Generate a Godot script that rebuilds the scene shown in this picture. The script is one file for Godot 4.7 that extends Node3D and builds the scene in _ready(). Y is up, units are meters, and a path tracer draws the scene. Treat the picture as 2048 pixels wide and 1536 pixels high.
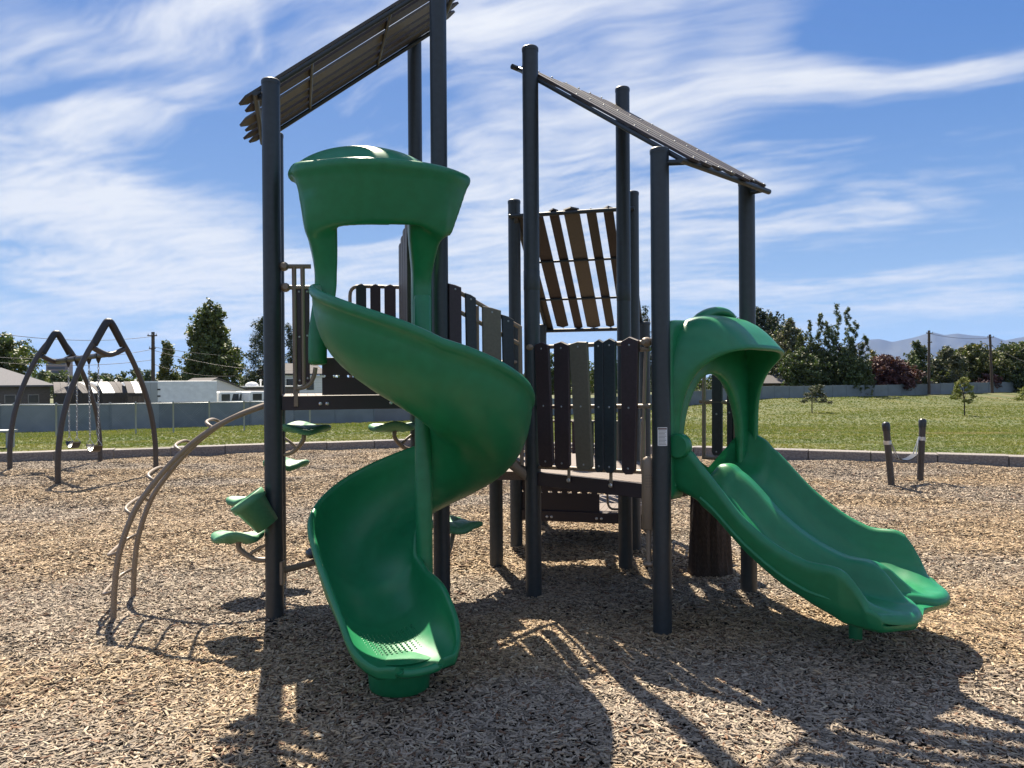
extends Node3D
# A playground on wood chips: green spiral slide, double slide, three small roofs on dark posts.

var cam: Camera3D
var M := {}
var base_of := {}
var names := {}
var noise_a := FastNoiseLite.new()
var noise_b := FastNoiseLite.new()
const EYE := Vector3(0, 1.71, 0)
const SUN_AZ := -16.0      # degrees, to the left of straight ahead
const SUN_EL := 53.0

# ---------------------------------------------------------------- pixels to points
func ray(u: float, v: float) -> Vector3:
	return cam.basis * Vector3((u - 1024.0) / 1536.0, (768.0 - v) / 1536.0, -1.0)
func at(u: float, v: float, d: float) -> Vector3:
	return EYE + ray(u, v) * d
func on_plane(u: float, v: float, a: Vector3, b: Vector3) -> Vector3:   # upright plane through a and b
	var n := Vector3(b.z - a.z, 0, a.x - b.x).normalized()
	var r := ray(u, v)
	return EYE + r * (n.dot(a - EYE) / n.dot(r))
func on_level(u: float, v: float, y: float) -> Vector3:
	var r := ray(u, v)
	return EYE + r * ((y - EYE.y) / r.y)

# ---------------------------------------------------------------- frames of the three towers
func fr(ox: float, oz: float, deg: float, s: float, t: float, h: float) -> Vector3:
	var a := deg_to_rad(deg)
	return Vector3(ox + s * cos(a) - t * sin(a), h, -(oz + s * sin(a) + t * cos(a)))
func fa(s: float, t: float, h: float) -> Vector3: return fr(-1.706, 5.482, 15.5, s, t, h)
func fb(s: float, t: float, h: float) -> Vector3: return fr(0.162, 6.101, -45.0, s, t, h)
func fc(s: float, t: float, h: float) -> Vector3: return fr(0.035, 7.922, -15.0, s, t, h)
const SIDE := 1.21
const DECK_A := 1.626
const DECK_B := 1.0
const DECK_C := 0.40

# ---------------------------------------------------------------- nodes and metas
func numbered(n: String) -> String:
	if not names.has(n):
		names[n] = 0
		return n
	names[n] += 1
	return "%s_%03d" % [n, names[n]]
func tag(o: Node, label: String, category: String, group := "", kind := "") -> void:
	if label: o.set_meta("label", label)
	if category: o.set_meta("category", category)
	if group: o.set_meta("group", group)
	if kind: o.set_meta("kind", kind)
func thing(n: String, where: Vector3, label: String, category: String, group := "") -> Node3D:
	var o := Node3D.new()
	o.name = numbered(n)
	add_child(o)
	o.position = where
	base_of[o] = where
	tag(o, label, category, group)
	return o
func hold(n: String, parent: Node3D, label := "") -> Node3D:      # a part that only has sub-parts
	var o := Node3D.new()
	o.name = n
	parent.add_child(o, true)
	base_of[o] = Vector3.ZERO
	if parent != self:
		o.position = -base_of.get(parent, Vector3.ZERO)
	if label: o.set_meta("label", label)
	return o
func put(n: String, st: SurfaceTool, m: Material, parent: Node3D = self, label := "") -> MeshInstance3D:
	st.generate_normals()
	var o := MeshInstance3D.new()
	o.mesh = st.commit()
	o.material_override = m
	o.name = numbered(n) if parent == self else n
	parent.add_child(o, true)
	if parent != self:
		o.position = -base_of.get(parent, Vector3.ZERO)
	base_of[o] = Vector3.ZERO
	if label: o.set_meta("label", label)
	return o

# ---------------------------------------------------------------- shapes
func begin() -> SurfaceTool:
	var s := SurfaceTool.new()
	s.begin(Mesh.PRIMITIVE_TRIANGLES)
	return s
func emit(s: SurfaceTool, smooth: PackedVector3Array, flat: PackedVector3Array) -> void:   # one closed solid, turned to face outwards
	var c := Vector3.ZERO
	var vol := 0.0
	if smooth.size(): c = smooth[0]
	elif flat.size(): c = flat[0]
	for T in [smooth, flat]:
		for i in range(0, T.size(), 3):
			vol += (T[i] - c).dot((T[i + 1] - c).cross(T[i + 2] - c))
	var flip := vol > 0.0
	var first := true
	for T in [smooth, flat]:
		s.set_smooth_group(0 if first else -1)
		first = false
		for i in range(0, T.size(), 3):
			s.add_vertex(T[i])
			s.add_vertex(T[i + 2] if flip else T[i + 1])
			s.add_vertex(T[i + 1] if flip else T[i + 2])
func loft(s: SurfaceTool, rings: Array, caps := true, flat_sides := false) -> void:
	var side := PackedVector3Array()
	var ends := PackedVector3Array()
	var n: int = rings[0].size()
	for k in range(rings.size() - 1):
		var a: PackedVector3Array = rings[k]
		var b: PackedVector3Array = rings[k + 1]
		for i in n:
			var j := (i + 1) % n
			side.append_array([a[i], a[j], b[j], a[i], b[j], b[i]])
	if caps:
		for e in 2:
			var r: PackedVector3Array = rings[0 if e == 0 else rings.size() - 1]
			var c := Vector3.ZERO
			for p in r: c += p
			c /= n
			for i in n:
				var j := (i + 1) % n
				if e == 0: ends.append_array([c, r[j], r[i]])
				else: ends.append_array([c, r[i], r[j]])
	if flat_sides:
		side.append_array(ends)
		emit(s, PackedVector3Array(), side)
	else:
		emit(s, side, ends)
func tube(s: SurfaceTool, pts: Array, r, n := 10, squash := 1.0) -> void:
	var rings := []
	var t0: Vector3 = (pts[1] - pts[0]).normalized()
	var x := t0.cross(Vector3.UP)
	if x.length() < 0.05: x = t0.cross(Vector3.RIGHT)
	x = x.normalized()
	for k in pts.size():
		var t: Vector3
		if k == 0: t = t0
		elif k == pts.size() - 1: t = (pts[k] - pts[k - 1]).normalized()
		else: t = ((pts[k + 1] - pts[k]).normalized() + (pts[k] - pts[k - 1]).normalized()).normalized()
		x = (x - t * x.dot(t)).normalized()
		var y := t.cross(x)
		var rr: float = r[k] if r is Array else r
		var ring := PackedVector3Array()
		for i in n:
			var a := TAU * i / n
			ring.append(pts[k] + x * cos(a) * rr * squash + y * sin(a) * rr)
		rings.append(ring)
	loft(s, rings)
func bend(a: Vector3, b: Vector3, c: Vector3, n := 8) -> Array:      # quadratic curve
	var out := []
	for i in n + 1:
		var t := float(i) / n
		out.append(a.lerp(b, t).lerp(b.lerp(c, t), t))
	return out
func smooth_line(p: Array, per := 6) -> Array:                       # Catmull-Rom through points
	var out := []
	for i in p.size() - 1:
		var p0 = p[maxi(i - 1, 0)]
		var p3 = p[mini(i + 2, p.size() - 1)]
		for k in per:
			var t := float(k) / per
			out.append(p[i].cubic_interpolate(p[i + 1], p0, p3, t))
	out.append(p[p.size() - 1])
	return out
func prism(s: SurfaceTool, poly: PackedVector2Array, xf: Transform3D, depth: float, bev := 0.0) -> void:   # outline in xf's x and y, along its z, convex
	var c := Vector2.ZERO
	for p in poly: c += p
	c /= poly.size()
	var rings := []
	var lv := [[0.0, bev], [bev, 0.0], [depth - bev, 0.0], [depth, bev]] if bev > 0.0 else [[0.0, 0.0], [depth, 0.0]]
	for l in lv:
		var ring := PackedVector3Array()
		for i in poly.size():
			var p := poly[i]
			if l[1] > 0.0:
				var e0 := (p - poly[(i + poly.size() - 1) % poly.size()]).normalized()
				var e1 := (poly[(i + 1) % poly.size()] - p).normalized()
				var nn := (Vector2(-e0.y, e0.x) + Vector2(-e1.y, e1.x)).normalized()
				if nn.dot(c - p) < 0.0: nn = -nn
				p += nn * l[1]
			ring.append(xf * Vector3(p.x, p.y, l[0]))
		rings.append(ring)
	loft(s, rings, true, true)
func box(s: SurfaceTool, xf: Transform3D, size: Vector3, bev := 0.0) -> void:   # centred
	var h := size / 2
	prism(s, PackedVector2Array([Vector2(-h.x, -h.y), Vector2(h.x, -h.y), Vector2(h.x, h.y), Vector2(-h.x, h.y)]), xf * Transform3D(Basis(), Vector3(0, 0, -h.z)), size.z, bev)
func lathe(s: SurfaceTool, xf: Transform3D, prof: Array, n := 20) -> void:      # prof of Vector2(radius, height)
	var rings := []
	for p in prof:
		var ring := PackedVector3Array()
		for i in n:
			ring.append(xf * Vector3(cos(TAU * i / n) * p.x, p.y, sin(TAU * i / n) * p.x))
		rings.append(ring)
	loft(s, rings)
func frame_of(a: Vector3, b: Vector3, face := true) -> Transform3D:             # x from a to b (level), y up, z across; towards the camera if face
	var x := Vector3(b.x - a.x, 0, b.z - a.z).normalized()
	var z := x.cross(Vector3.UP).normalized()
	if face and z.dot(EYE - a) < 0: z = -z
	return Transform3D(Basis(x, Vector3.UP, z), a)
func ball(s: SurfaceTool, c: Vector3, r: float, n := 8, k := Vector3.ONE) -> void:
	var prof := []
	for i in n + 1:
		var a := -PI / 2 + PI * i / n
		prof.append(Vector2(maxf(cos(a) * r, 0.0005), sin(a) * r))
	lathe(s, Transform3D(Basis.from_scale(k), c), prof, n * 2)

# smooth solid from a distance function, meshed as surface nets
func nets(s: SurfaceTool, lo: Vector3, hi: Vector3, cell: float, f: Callable, xf: Callable) -> void:
	var nx := int((hi.x - lo.x) / cell) + 2
	var ny := int((hi.y - lo.y) / cell) + 2
	var nz := int((hi.z - lo.z) / cell) + 2
	var F := PackedFloat32Array()
	F.resize(nx * ny * nz)
	for k in nz:
		for j in ny:
			for i in nx:
				F[i + nx * (j + ny * k)] = f.call(lo.x + i * cell, lo.y + j * cell, lo.z + k * cell)
	var V := {}
	var off := [0, 1, nx, nx + 1, nx * ny, nx * ny + 1, nx * ny + nx, nx * ny + nx + 1]
	var edges := [[0, 1], [2, 3], [4, 5], [6, 7], [0, 2], [1, 3], [4, 6], [5, 7], [0, 4], [1, 5], [2, 6], [3, 7]]
	var cor := []
	for c in 8: cor.append(Vector3(c & 1, (c >> 1) & 1, (c >> 2) & 1))
	for k in nz - 1:
		for j in ny - 1:
			for i in nx - 1:
				var b := i + nx * (j + ny * k)
				var neg := 0
				for c in 8:
					if F[b + off[c]] < 0.0: neg += 1
				if neg == 0 or neg == 8: continue
				var sum := Vector3.ZERO
				var cnt := 0
				for e in edges:
					var fa0 := F[b + off[e[0]]]
					var fb0 := F[b + off[e[1]]]
					if (fa0 < 0.0) != (fb0 < 0.0):
						sum += cor[e[0]].lerp(cor[e[1]], fa0 / (fa0 - fb0))
						cnt += 1
				V[b] = xf.call(lo + (Vector3(i, j, k) + sum / cnt) * cell)
	var T := PackedVector3Array()
	var st3 := [1, nx, nx * ny]
	for b in V:
		var i: int = b % nx
		var j: int = (b / nx) % ny
		var k: int = b / (nx * ny)
		for ax in 3:
			var o1: int = st3[(ax + 1) % 3]
			var o2: int = st3[(ax + 2) % 3]
			if b + st3[ax] >= F.size(): continue
			var ins := F[b] < 0.0
			if ins == (F[b + st3[ax]] < 0.0): continue
			if not (V.has(b - o1) and V.has(b - o2) and V.has(b - o1 - o2)): continue
			var q := [V[b], V[b - o1], V[b - o1 - o2], V[b - o2]]
			if ins: T.append_array([q[0], q[1], q[2], q[0], q[2], q[3]])
			else: T.append_array([q[0], q[2], q[1], q[0], q[3], q[2]])
	emit(s, T, PackedVector3Array())
func smin(a: float, b: float, k: float) -> float:
	var h := clampf(0.5 + 0.5 * (b - a) / k, 0.0, 1.0)
	return lerpf(b, a, h) - k * h * (1.0 - h)
func smax(a: float, b: float, k: float) -> float: return -smin(-a, -b, k)

func table(tb: Array, x: float) -> float:                             # smooth look-up in [[x, y], ...]
	if x <= tb[0][0]: return tb[0][1]
	for i in tb.size() - 1:
		if x <= tb[i + 1][0]:
			var p0 = tb[maxi(i - 1, 0)][1]
			var p3 = tb[mini(i + 2, tb.size() - 1)][1]
			var t: float = (x - tb[i][0]) / (tb[i + 1][0] - tb[i][0])
			return cubic_interpolate(tb[i][1], tb[i + 1][1], p0, p3, t)
	return tb[tb.size() - 1][1]

# ---------------------------------------------------------------- materials
func mat(r: float, g: float, b: float, rough := 0.6, metal := 0.0) -> StandardMaterial3D:     # linear base colour
	var m := StandardMaterial3D.new()
	m.albedo_color = Color(r, g, b).linear_to_srgb()
	m.roughness = rough
	m.metallic = metal
	return m
func grain(m: StandardMaterial3D, freq: float, lo: Color, hi: Color, scale: float, bump := 0.0, seed_ := 1, stretch := Vector3.ONE) -> StandardMaterial3D:
	var n := FastNoiseLite.new()
	n.seed = seed_
	n.noise_type = FastNoiseLite.TYPE_SIMPLEX
	n.frequency = freq
	n.fractal_octaves = 5
	var t := NoiseTexture2D.new()
	t.noise = n
	t.width = 512
	t.height = 512
	t.seamless = true
	var g := Gradient.new()
	g.set_color(0, lo)
	g.set_color(1, hi)
	t.color_ramp = g
	m.albedo_texture = t
	m.uv1_triplanar = true
	m.uv1_world_triplanar = true
	m.uv1_scale = stretch * scale
	if bump > 0.0:
		var t2 := NoiseTexture2D.new()
		t2.noise = n
		t2.width = 512
		t2.height = 512
		t2.seamless = true
		t2.as_normal_map = true
		t2.bump_strength = bump
		m.normal_enabled = true
		m.normal_texture = t2
	return m
func make_materials() -> void:
	var w := Color(1, 1, 1)
	M.post = grain(mat(0.028, 0.037, 0.043, 0.42), 0.02, Color(0.86, 0.86, 0.86), w, 1.5, 0.0, 2)
	M.green = grain(mat(0.014, 0.20, 0.078, 0.34), 0.015, Color(0.9, 0.9, 0.88), w, 1.2, 0.0, 3)
	M.green.roughness = 0.44
	var sc := FastNoiseLite.new()
	sc.seed = 91
	sc.frequency = 0.012
	sc.fractal_octaves = 5
	var rt := NoiseTexture2D.new()
	rt.noise = sc
	rt.width = 512
	rt.height = 512
	rt.seamless = true
	var rg := Gradient.new()
	rg.set_color(0, Color(0.72, 0.72, 0.72))
	rg.set_color(1, Color(1, 1, 1))
	rt.color_ramp = rg
	M.green.roughness_texture = rt
	M.leaf_green = grain(mat(0.075, 0.25, 0.13, 0.5), 0.03, Color(0.85, 0.88, 0.85), w, 2.0, 0.0, 4)
	M.tan = mat(0.215, 0.168, 0.122, 0.45)
	M.purple = grain(mat(0.044, 0.027, 0.034, 0.55), 0.02, Color(0.8, 0.8, 0.8), w, 3.0, 0.0, 5)
	M.blue_slat = grain(mat(0.022, 0.034, 0.044, 0.5), 0.02, Color(0.8, 0.8, 0.8), w, 3.0, 0.0, 6)
	M.taupe = grain(mat(0.15, 0.135, 0.10, 0.55), 0.02, Color(0.85, 0.85, 0.85), w, 3.0, 0.0, 7)
	M.roof_tan = grain(mat(0.115, 0.10, 0.083, 0.55), 0.02, Color(0.85, 0.85, 0.85), w, 3.0, 0.0, 8)
	M.roof_brown = grain(mat(0.046, 0.034, 0.034, 0.55), 0.02, Color(0.8, 0.8, 0.8), w, 3.0, 0.0, 9)
	M.roof_grey = grain(mat(0.066, 0.058, 0.052, 0.55), 0.02, Color(0.8, 0.8, 0.8), w, 3.0, 0.0, 10)
	M.deck = grain(mat(0.16, 0.12, 0.10, 0.6), 0.05, Color(0.75, 0.75, 0.75), w, 3.0, 0.0, 11)
	M.fascia = mat(0.028, 0.019, 0.024, 0.5)
	M.steel = mat(0.55, 0.55, 0.56, 0.35, 0.9)
	M.black = mat(0.012, 0.012, 0.013, 0.5)
	M.black_glossy = mat(0.02, 0.021, 0.024, 0.3)
	M.sticker = mat(0.7, 0.7, 0.68, 0.5)
	M.ink = mat(0.12, 0.11, 0.10, 0.6)
	M.ink_head = mat(0.10, 0.035, 0.03, 0.6)
	M.bark = grain(mat(0.085, 0.06, 0.045, 0.85), 0.02, Color(0.45, 0.42, 0.4), w, 3.0, 6.0, 12, Vector3(4, 0.6, 4))
	M.swing_frame = grain(mat(0.055, 0.047, 0.042, 0.45), 0.02, Color(0.85, 0.85, 0.85), w, 1.5, 0.0, 13)
	M.kerb = grain(mat(0.29, 0.27, 0.25, 0.85), 0.04, Color(0.62, 0.6, 0.6), w, 0.8, 1.5, 14)
	M.kerb2 = grain(mat(0.25, 0.235, 0.23, 0.85), 0.04, Color(0.62, 0.6, 0.6), w, 0.8, 1.5, 15)
	M.wood_pole = grain(mat(0.12, 0.085, 0.06, 0.8), 0.03, Color(0.6, 0.6, 0.6), w, 0.5, 0.0, 16, Vector3(3, 0.3, 3))
	M.trunk = grain(mat(0.07, 0.055, 0.042, 0.9), 0.03, Color(0.5, 0.5, 0.5), w, 0.8, 0.0, 17)
	M.white = mat(0.72, 0.72, 0.7, 0.5)
	M.galv = mat(0.34, 0.36, 0.37, 0.5, 0.6)
	M.glass = mat(0.03, 0.035, 0.04, 0.08)

# ---------------------------------------------------------------- sky
var sky_a := FastNoiseLite.new()
var sky_b := FastNoiseLite.new()
var sky_c := FastNoiseLite.new()
# broad cloud banks: centre and spread in pixels of the photograph turned to directions, tilt, weight
var banks := [
	[170, 70, 330, 75, -0.12, 0.75], [420, 15, 150, 35, -0.1, 0.5], [60, 400, 330, 130, 0.35, 0.70], [300, 215, 260, 48, -0.33, 0.55], [180, 255, 200, 60, -0.5, 0.35],
	[300, 480, 300, 100, 0.30, 0.60], [560, 560, 330, 60, 0.08, 0.50], [950, 90, 190, 90, -0.2, 0.65], [1180, 35, 300, 45, -0.22, 0.65], [1500, 85, 110, 60, -0.7, 0.45], [1330, 110, 80, 40, -0.5, 0.35],
	[1480, 175, 230, 45, -0.12, 0.60], [1800, 165, 300, 26, -0.12, 0.50], [2010, 112, 160, 24, -0.22, 0.60], [1180, 260, 220, 90, -0.6, 0.50], [1380, 290, 150, 40, -0.4, 0.40], [1400, 420, 200, 70, -0.2, 0.75],
	[1690, 445, 240, 18, -0.17, 0.75], [1100, 470, 170, 90, -0.2, 0.50], [1420, 500, 120, 26, -0.25, 0.35], [1750, 555, 330, 18, -0.12, 0.42], [1900, 600, 420, 30, -0.10, 0.55],
	[940, 560, 320, 60, -0.1, 0.55], [700, 490, 160, 30, -0.05, 0.40], [1350, 600, 330, 40, -0.08, 0.55], [250, 620, 420, 45, 0.10, 0.62], [740, 250, 90, 60, -0.9, 0.40], [640, 130, 110, 60, -0.3, 0.25],
	[980, 330, 130, 110, -0.8, 0.50], [1640, 320, 150, 14, -0.2, 0.35], [1900, 372, 220, 12, -0.2, 0.28], [1960, 285, 90, 12, -0.3, 0.22], [515, 60, 16, 70, -0.25, 0.35], [1200, 380, 200, 60, -0.3, 0.35],
	[560, 120, 170, 60, -0.3, -0.30], [600, 330, 150, 70, 0.3, -0.30], [1850, 50, 260, 60, -0.1, -0.30], [1800, 255, 330, 40, -0.15, -0.35], [60, 600, 170, 20, 0.3, -0.5], [60, 190, 120, 26, -0.2, -0.4], [260, 150, 120, 25, -0.1, -0.3]]
var bank_map := PackedFloat32Array()
func make_bank_map() -> void:
	bank_map.resize(280 * 114)
	for j in 114:
		for i in 280:
			var here := 0.04
			for b in banks:
				var du: float = i * 16.0 - 1200.0 - b[0]
				var dv: float = j * 16.0 - 900.0 - b[1]
				var p: float = (du * cos(b[4]) + dv * sin(b[4])) / b[2]
				var q: float = (dv * cos(b[4]) - du * sin(b[4])) / b[3]
				var e := p * p + q * q
				if e < 8.0: here += b[5] * exp(-e * 0.9)
			bank_map[j * 280 + i] = here
func bank_at(u: float, v: float) -> float:
	var x := clampf((u + 1200.0) / 16.0, 0.0, 278.9)
	var y := clampf((v + 900.0) / 16.0, 0.0, 112.9)
	var i := int(x)
	var j := int(y)
	var k := j * 280 + i
	return lerpf(lerpf(bank_map[k], bank_map[k + 1], x - i), lerpf(bank_map[k + 280], bank_map[k + 281], x - i), y - j)
func sky_color(dir: Vector3) -> Color:
	var y := maxf(dir.y, 0.0)
	var c := Vector3(0.048, 0.175, 0.54).lerp(Vector3(0.215, 0.46, 0.84), clampf(pow(1.0 - y, 4.0), 0.0, 1.0))
	c = c.lerp(Vector3(0.60, 0.76, 0.90), pow(1.0 - y, 6.0) * 0.9)
	var sd := Vector3(sin(deg_to_rad(SUN_AZ)) * cos(deg_to_rad(SUN_EL)), sin(deg_to_rad(SUN_EL)), -cos(deg_to_rad(SUN_AZ)) * cos(deg_to_rad(SUN_EL)))
	var near := maxf(dir.dot(sd), 0.0)
	c += Vector3(0.16, 0.16, 0.15) * pow(near, 5.0)
	# cirrus on a level sheet, drawn out along the wind
	var px := dir.x / (y + 0.07)
	var pz := -dir.z / (y + 0.07)
	var wx := sky_b.get_noise_2d(px * 26.0, pz * 26.0)
	var wz := sky_b.get_noise_2d(px * 26.0 + 300.0, pz * 26.0 - 170.0)
	var al := px * 0.86 - pz * 0.50 + wx * 0.36
	var ac := px * 0.50 + pz * 0.86 + wz * 0.26
	var n := sky_a.get_noise_2d(al * 26.0, ac * 80.0) * 0.8 + sky_c.get_noise_2d(al * 75.0, ac * 170.0) * 0.45 + sky_a.get_noise_2d(al * 34.0 + 70.0, ac * 34.0) * 0.45
	var cover := 0.42 + wx * 0.35
	if dir.z < -0.25:
		var u := 1024.0 + 1536.0 * dir.x / -dir.z + n * 40.0 + wx * 90.0
		var v := 766.0 - 1536.0 * dir.y / -dir.z + n * 20.0 + wz * 60.0
		var here := bank_at(u, v)
		cover = lerpf(cover, here, smoothstep(-0.25, -0.6, dir.z) * smoothstep(0.62, 0.5, y))
	var fine := sky_c.get_noise_2d(al * 170.0 + 40.0, ac * 620.0) * 0.6 + sky_a.get_noise_2d(px * 130.0, pz * 130.0 + 60.0) * 0.35
	var den := clampf(cover * 0.86 + (n + fine * 0.75) * (0.30 + 0.72 * clampf(cover, 0.0, 0.7)) - 0.05, 0.0, 1.3)
	den = 1.0 - exp(-1.75 * pow(den, 1.35))
	den = clampf(den * (1.0 + 0.26 * fine), 0.0, 0.92)
	var cl := Vector3(0.80, 0.83, 0.885) + Vector3(0.16, 0.15, 0.13) * pow(near, 4.0)
	c = c.lerp(cl, den)
	return Color(minf(c.x, 1.0), minf(c.y, 1.0), minf(c.z, 1.0))
func make_sky() -> ImageTexture:
	sky_a.seed = 11; sky_a.noise_type = FastNoiseLite.TYPE_SIMPLEX_SMOOTH; sky_a.frequency = 0.012; sky_a.fractal_octaves = 5; sky_a.fractal_gain = 0.52
	sky_b.seed = 23; sky_b.noise_type = FastNoiseLite.TYPE_SIMPLEX_SMOOTH; sky_b.frequency = 0.018; sky_b.fractal_octaves = 4
	sky_c.seed = 37; sky_c.noise_type = FastNoiseLite.TYPE_SIMPLEX_SMOOTH; sky_c.frequency = 0.014; sky_c.fractal_octaves = 5; sky_c.fractal_gain = 0.6
	make_bank_map()
	var W := 4096
	var H := 2048
	var small := Image.create(W / 16, H / 16, false, Image.FORMAT_RGB8)
	for j in H / 32 + 1:
		for i in W / 16:
			small.set_pixel(i, j, sky_pixel((i + 0.5) * 16.0 / W, (j + 0.5) * 16.0 / H))
	small.fill_rect(Rect2i(0, H / 32 + 1, W / 16, H), Color(0.30, 0.30, 0.26).linear_to_srgb())
	small.resize(W, H, Image.INTERPOLATE_CUBIC)
	for j in range(int(H * (0.5 - 30.5 / 180.0)), H / 2 + 2):
		for i in range(int(-W * 37.0 / 360.0), int(W * 37.0 / 360.0)):
			small.set_pixel(posmod(i, W), j, sky_pixel((i + 0.5) / W, (j + 0.5) / H))
	return ImageTexture.create_from_image(small)
func sky_pixel(u: float, v: float) -> Color:
	var az := u * TAU
	var el := (0.5 - v) * PI
	if el < -0.03: return Color(0.30, 0.30, 0.26).linear_to_srgb()
	return sky_color(Vector3(sin(az) * cos(el), sin(el), -cos(az) * cos(el))).linear_to_srgb()

# ---------------------------------------------------------------- terrain
const WALL := [[-60.0, 24.0], [-34.0, 40.0], [-28.7, 43.0], [-17.4, 51.0], [-7.7, 58.0], [10.0, 70.0], [30.0, 88.0], [43.0, 95.0], [73.0, 110.0], [110.0, 128.0]]
func wall_depth(x: float) -> float:
	if x <= WALL[0][0]: return WALL[0][1]
	for i in WALL.size() - 1:
		if x <= WALL[i + 1][0]:
			return lerpf(WALL[i][1], WALL[i + 1][1], (x - WALL[i][0]) / (WALL[i + 1][0] - WALL[i][0]))
	return WALL[WALL.size() - 1][1]
func kerb_depth(x: float) -> float:
	return 20.6 + (x + 2.5) * 0.376 if x < -2.5 else 20.6 - (x + 2.5) * 0.455
func grass_y(x: float, d: float) -> float:
	var e := d - kerb_depth(x)
	var h := 0.17 - 1.30 * smoothstep(0.0, 42.0, e) + noise_a.get_noise_2d(x * 0.6, d * 0.6) * 0.05
	var w := wall_depth(x) - d
	h += 0.78 * smoothstep(5.0, 30.0, x) * smoothstep(17.0, 1.0, w) + 0.25 * smoothstep(40.0, 75.0, x) * smoothstep(17.0, 1.0, w)
	return h
var feet := []
func chip_y(x: float, d: float) -> float:
	var y := noise_a.get_noise_2d(x * 5.0, d * 5.0) * 0.045 + noise_b.get_noise_2d(x * 2.0, d * 2.0) * 0.03
	# hollows kicked out below the two slides, chips heaped round the posts
	var h1 := (x + 0.52) * (x + 0.52) + (d - 3.75) * (d - 3.75)
	var h2 := (x - 2.55) * (x - 2.55) + (d - 4.35) * (d - 4.35)
	if h1 < 1.5: y -= 0.035 * exp(-h1 / 0.2) - 0.02 * exp(-(h1 - 0.5) * (h1 - 0.5) / 0.08)
	if h2 < 1.8: y -= 0.035 * exp(-h2 / 0.25) - 0.02 * exp(-(h2 - 0.6) * (h2 - 0.6) / 0.1)
	if d > 4.9 and d < 9.4 and x > -2.4 and x < 2.2:
		for f in feet:
			var q: float = (x - f.x) * (x - f.x) + (d + f.z) * (d + f.z)
			if q < 0.09: y += 0.035 * exp(-q / 0.014)
	return y

func _ready() -> void:
	# camera
	cam = Camera3D.new()
	cam.name = "camera"
	cam.fov = rad_to_deg(2.0 * atan(0.5))
	cam.near = 0.05
	cam.far = 40000.0
	add_child(cam)
	cam.position = EYE
	cam.rotation = Vector3(-0.002, 0, -0.007)
	# sky and exposure
	var env := Environment.new()
	env.background_mode = Environment.BG_SKY
	var sky := Sky.new()
	var sm := PanoramaSkyMaterial.new()
	sm.panorama = make_sky()
	sky.sky_material = sm
	env.sky = sky
	env.tonemap_mode = Environment.TONE_MAPPER_LINEAR
	env.tonemap_exposure = 2.8
	env.background_energy_multiplier = 0.375
	env.fog_enabled = true
	env.fog_density = 0.000024
	env.fog_light_color = Color(0.50, 0.69, 1.0)
	env.sdfgi_enabled = true
	env.ssao_enabled = true
	env.ssil_enabled = true
	var we := WorldEnvironment.new()
	we.name = "world_environment"
	we.environment = env
	add_child(we)
	# sun
	var sun := DirectionalLight3D.new()
	sun.name = "sun"
	sun.light_energy = 1.6
	sun.light_angular_distance = 0.5
	sun.light_color = Color(1.0, 0.95, 0.87)
	sun.shadow_enabled = true
	add_child(sun)
	sun.rotation_degrees = Vector3(-SUN_EL, 180.0 - SUN_AZ, 0)
	print("sky ", Time.get_ticks_msec())
	noise_a.seed = 5; noise_a.frequency = 0.12; noise_a.fractal_octaves = 3
	noise_b.seed = 9; noise_b.frequency = 0.25; noise_b.fractal_octaves = 2
	make_materials()
	for s in [0.0, SIDE]:
		for t in [0.0, SIDE]:
			feet.append_array([fa(s, t, 0), fb(s, t, 0), fc(s, t, 0)])
	make_ground()
	print("ground ", Time.get_ticks_msec())
	make_backdrop()
	print("backdrop ", Time.get_ticks_msec())
	make_play_structure()
	print("structure ", Time.get_ticks_msec())
	make_swings()
	make_log()
	make_chips()
	make_grass()
	print("done ", Time.get_ticks_msec())

# ---------------------------------------------------------------- ground
func sheet(n: String, xs: Array, ds: Array, hf: Callable, cf: Callable, m: Material) -> MeshInstance3D:
	var st := SurfaceTool.new()
	st.begin(Mesh.PRIMITIVE_TRIANGLES)
	st.set_smooth_group(0)
	for d in ds:
		for x in xs:
			st.set_color(cf.call(x, d))
			st.set_uv(Vector2(x, d))
			st.add_vertex(Vector3(x, hf.call(x, d), -d))
	var w := xs.size()
	for j in ds.size() - 1:
		for i in w - 1:
			var a := j * w + i
			for k in [a, a + w, a + 1, a + 1, a + w, a + w + 1]: st.add_index(k)
	st.generate_normals()
	var o := MeshInstance3D.new()
	o.mesh = st.commit()
	o.material_override = m
	o.name = n
	add_child(o)
	o.set_meta("kind", "structure")
	return o
func steps(a: float, b: float, n: int) -> Array:
	var out := []
	for i in n + 1: out.append(lerpf(a, b, float(i) / n))
	return out
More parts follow.
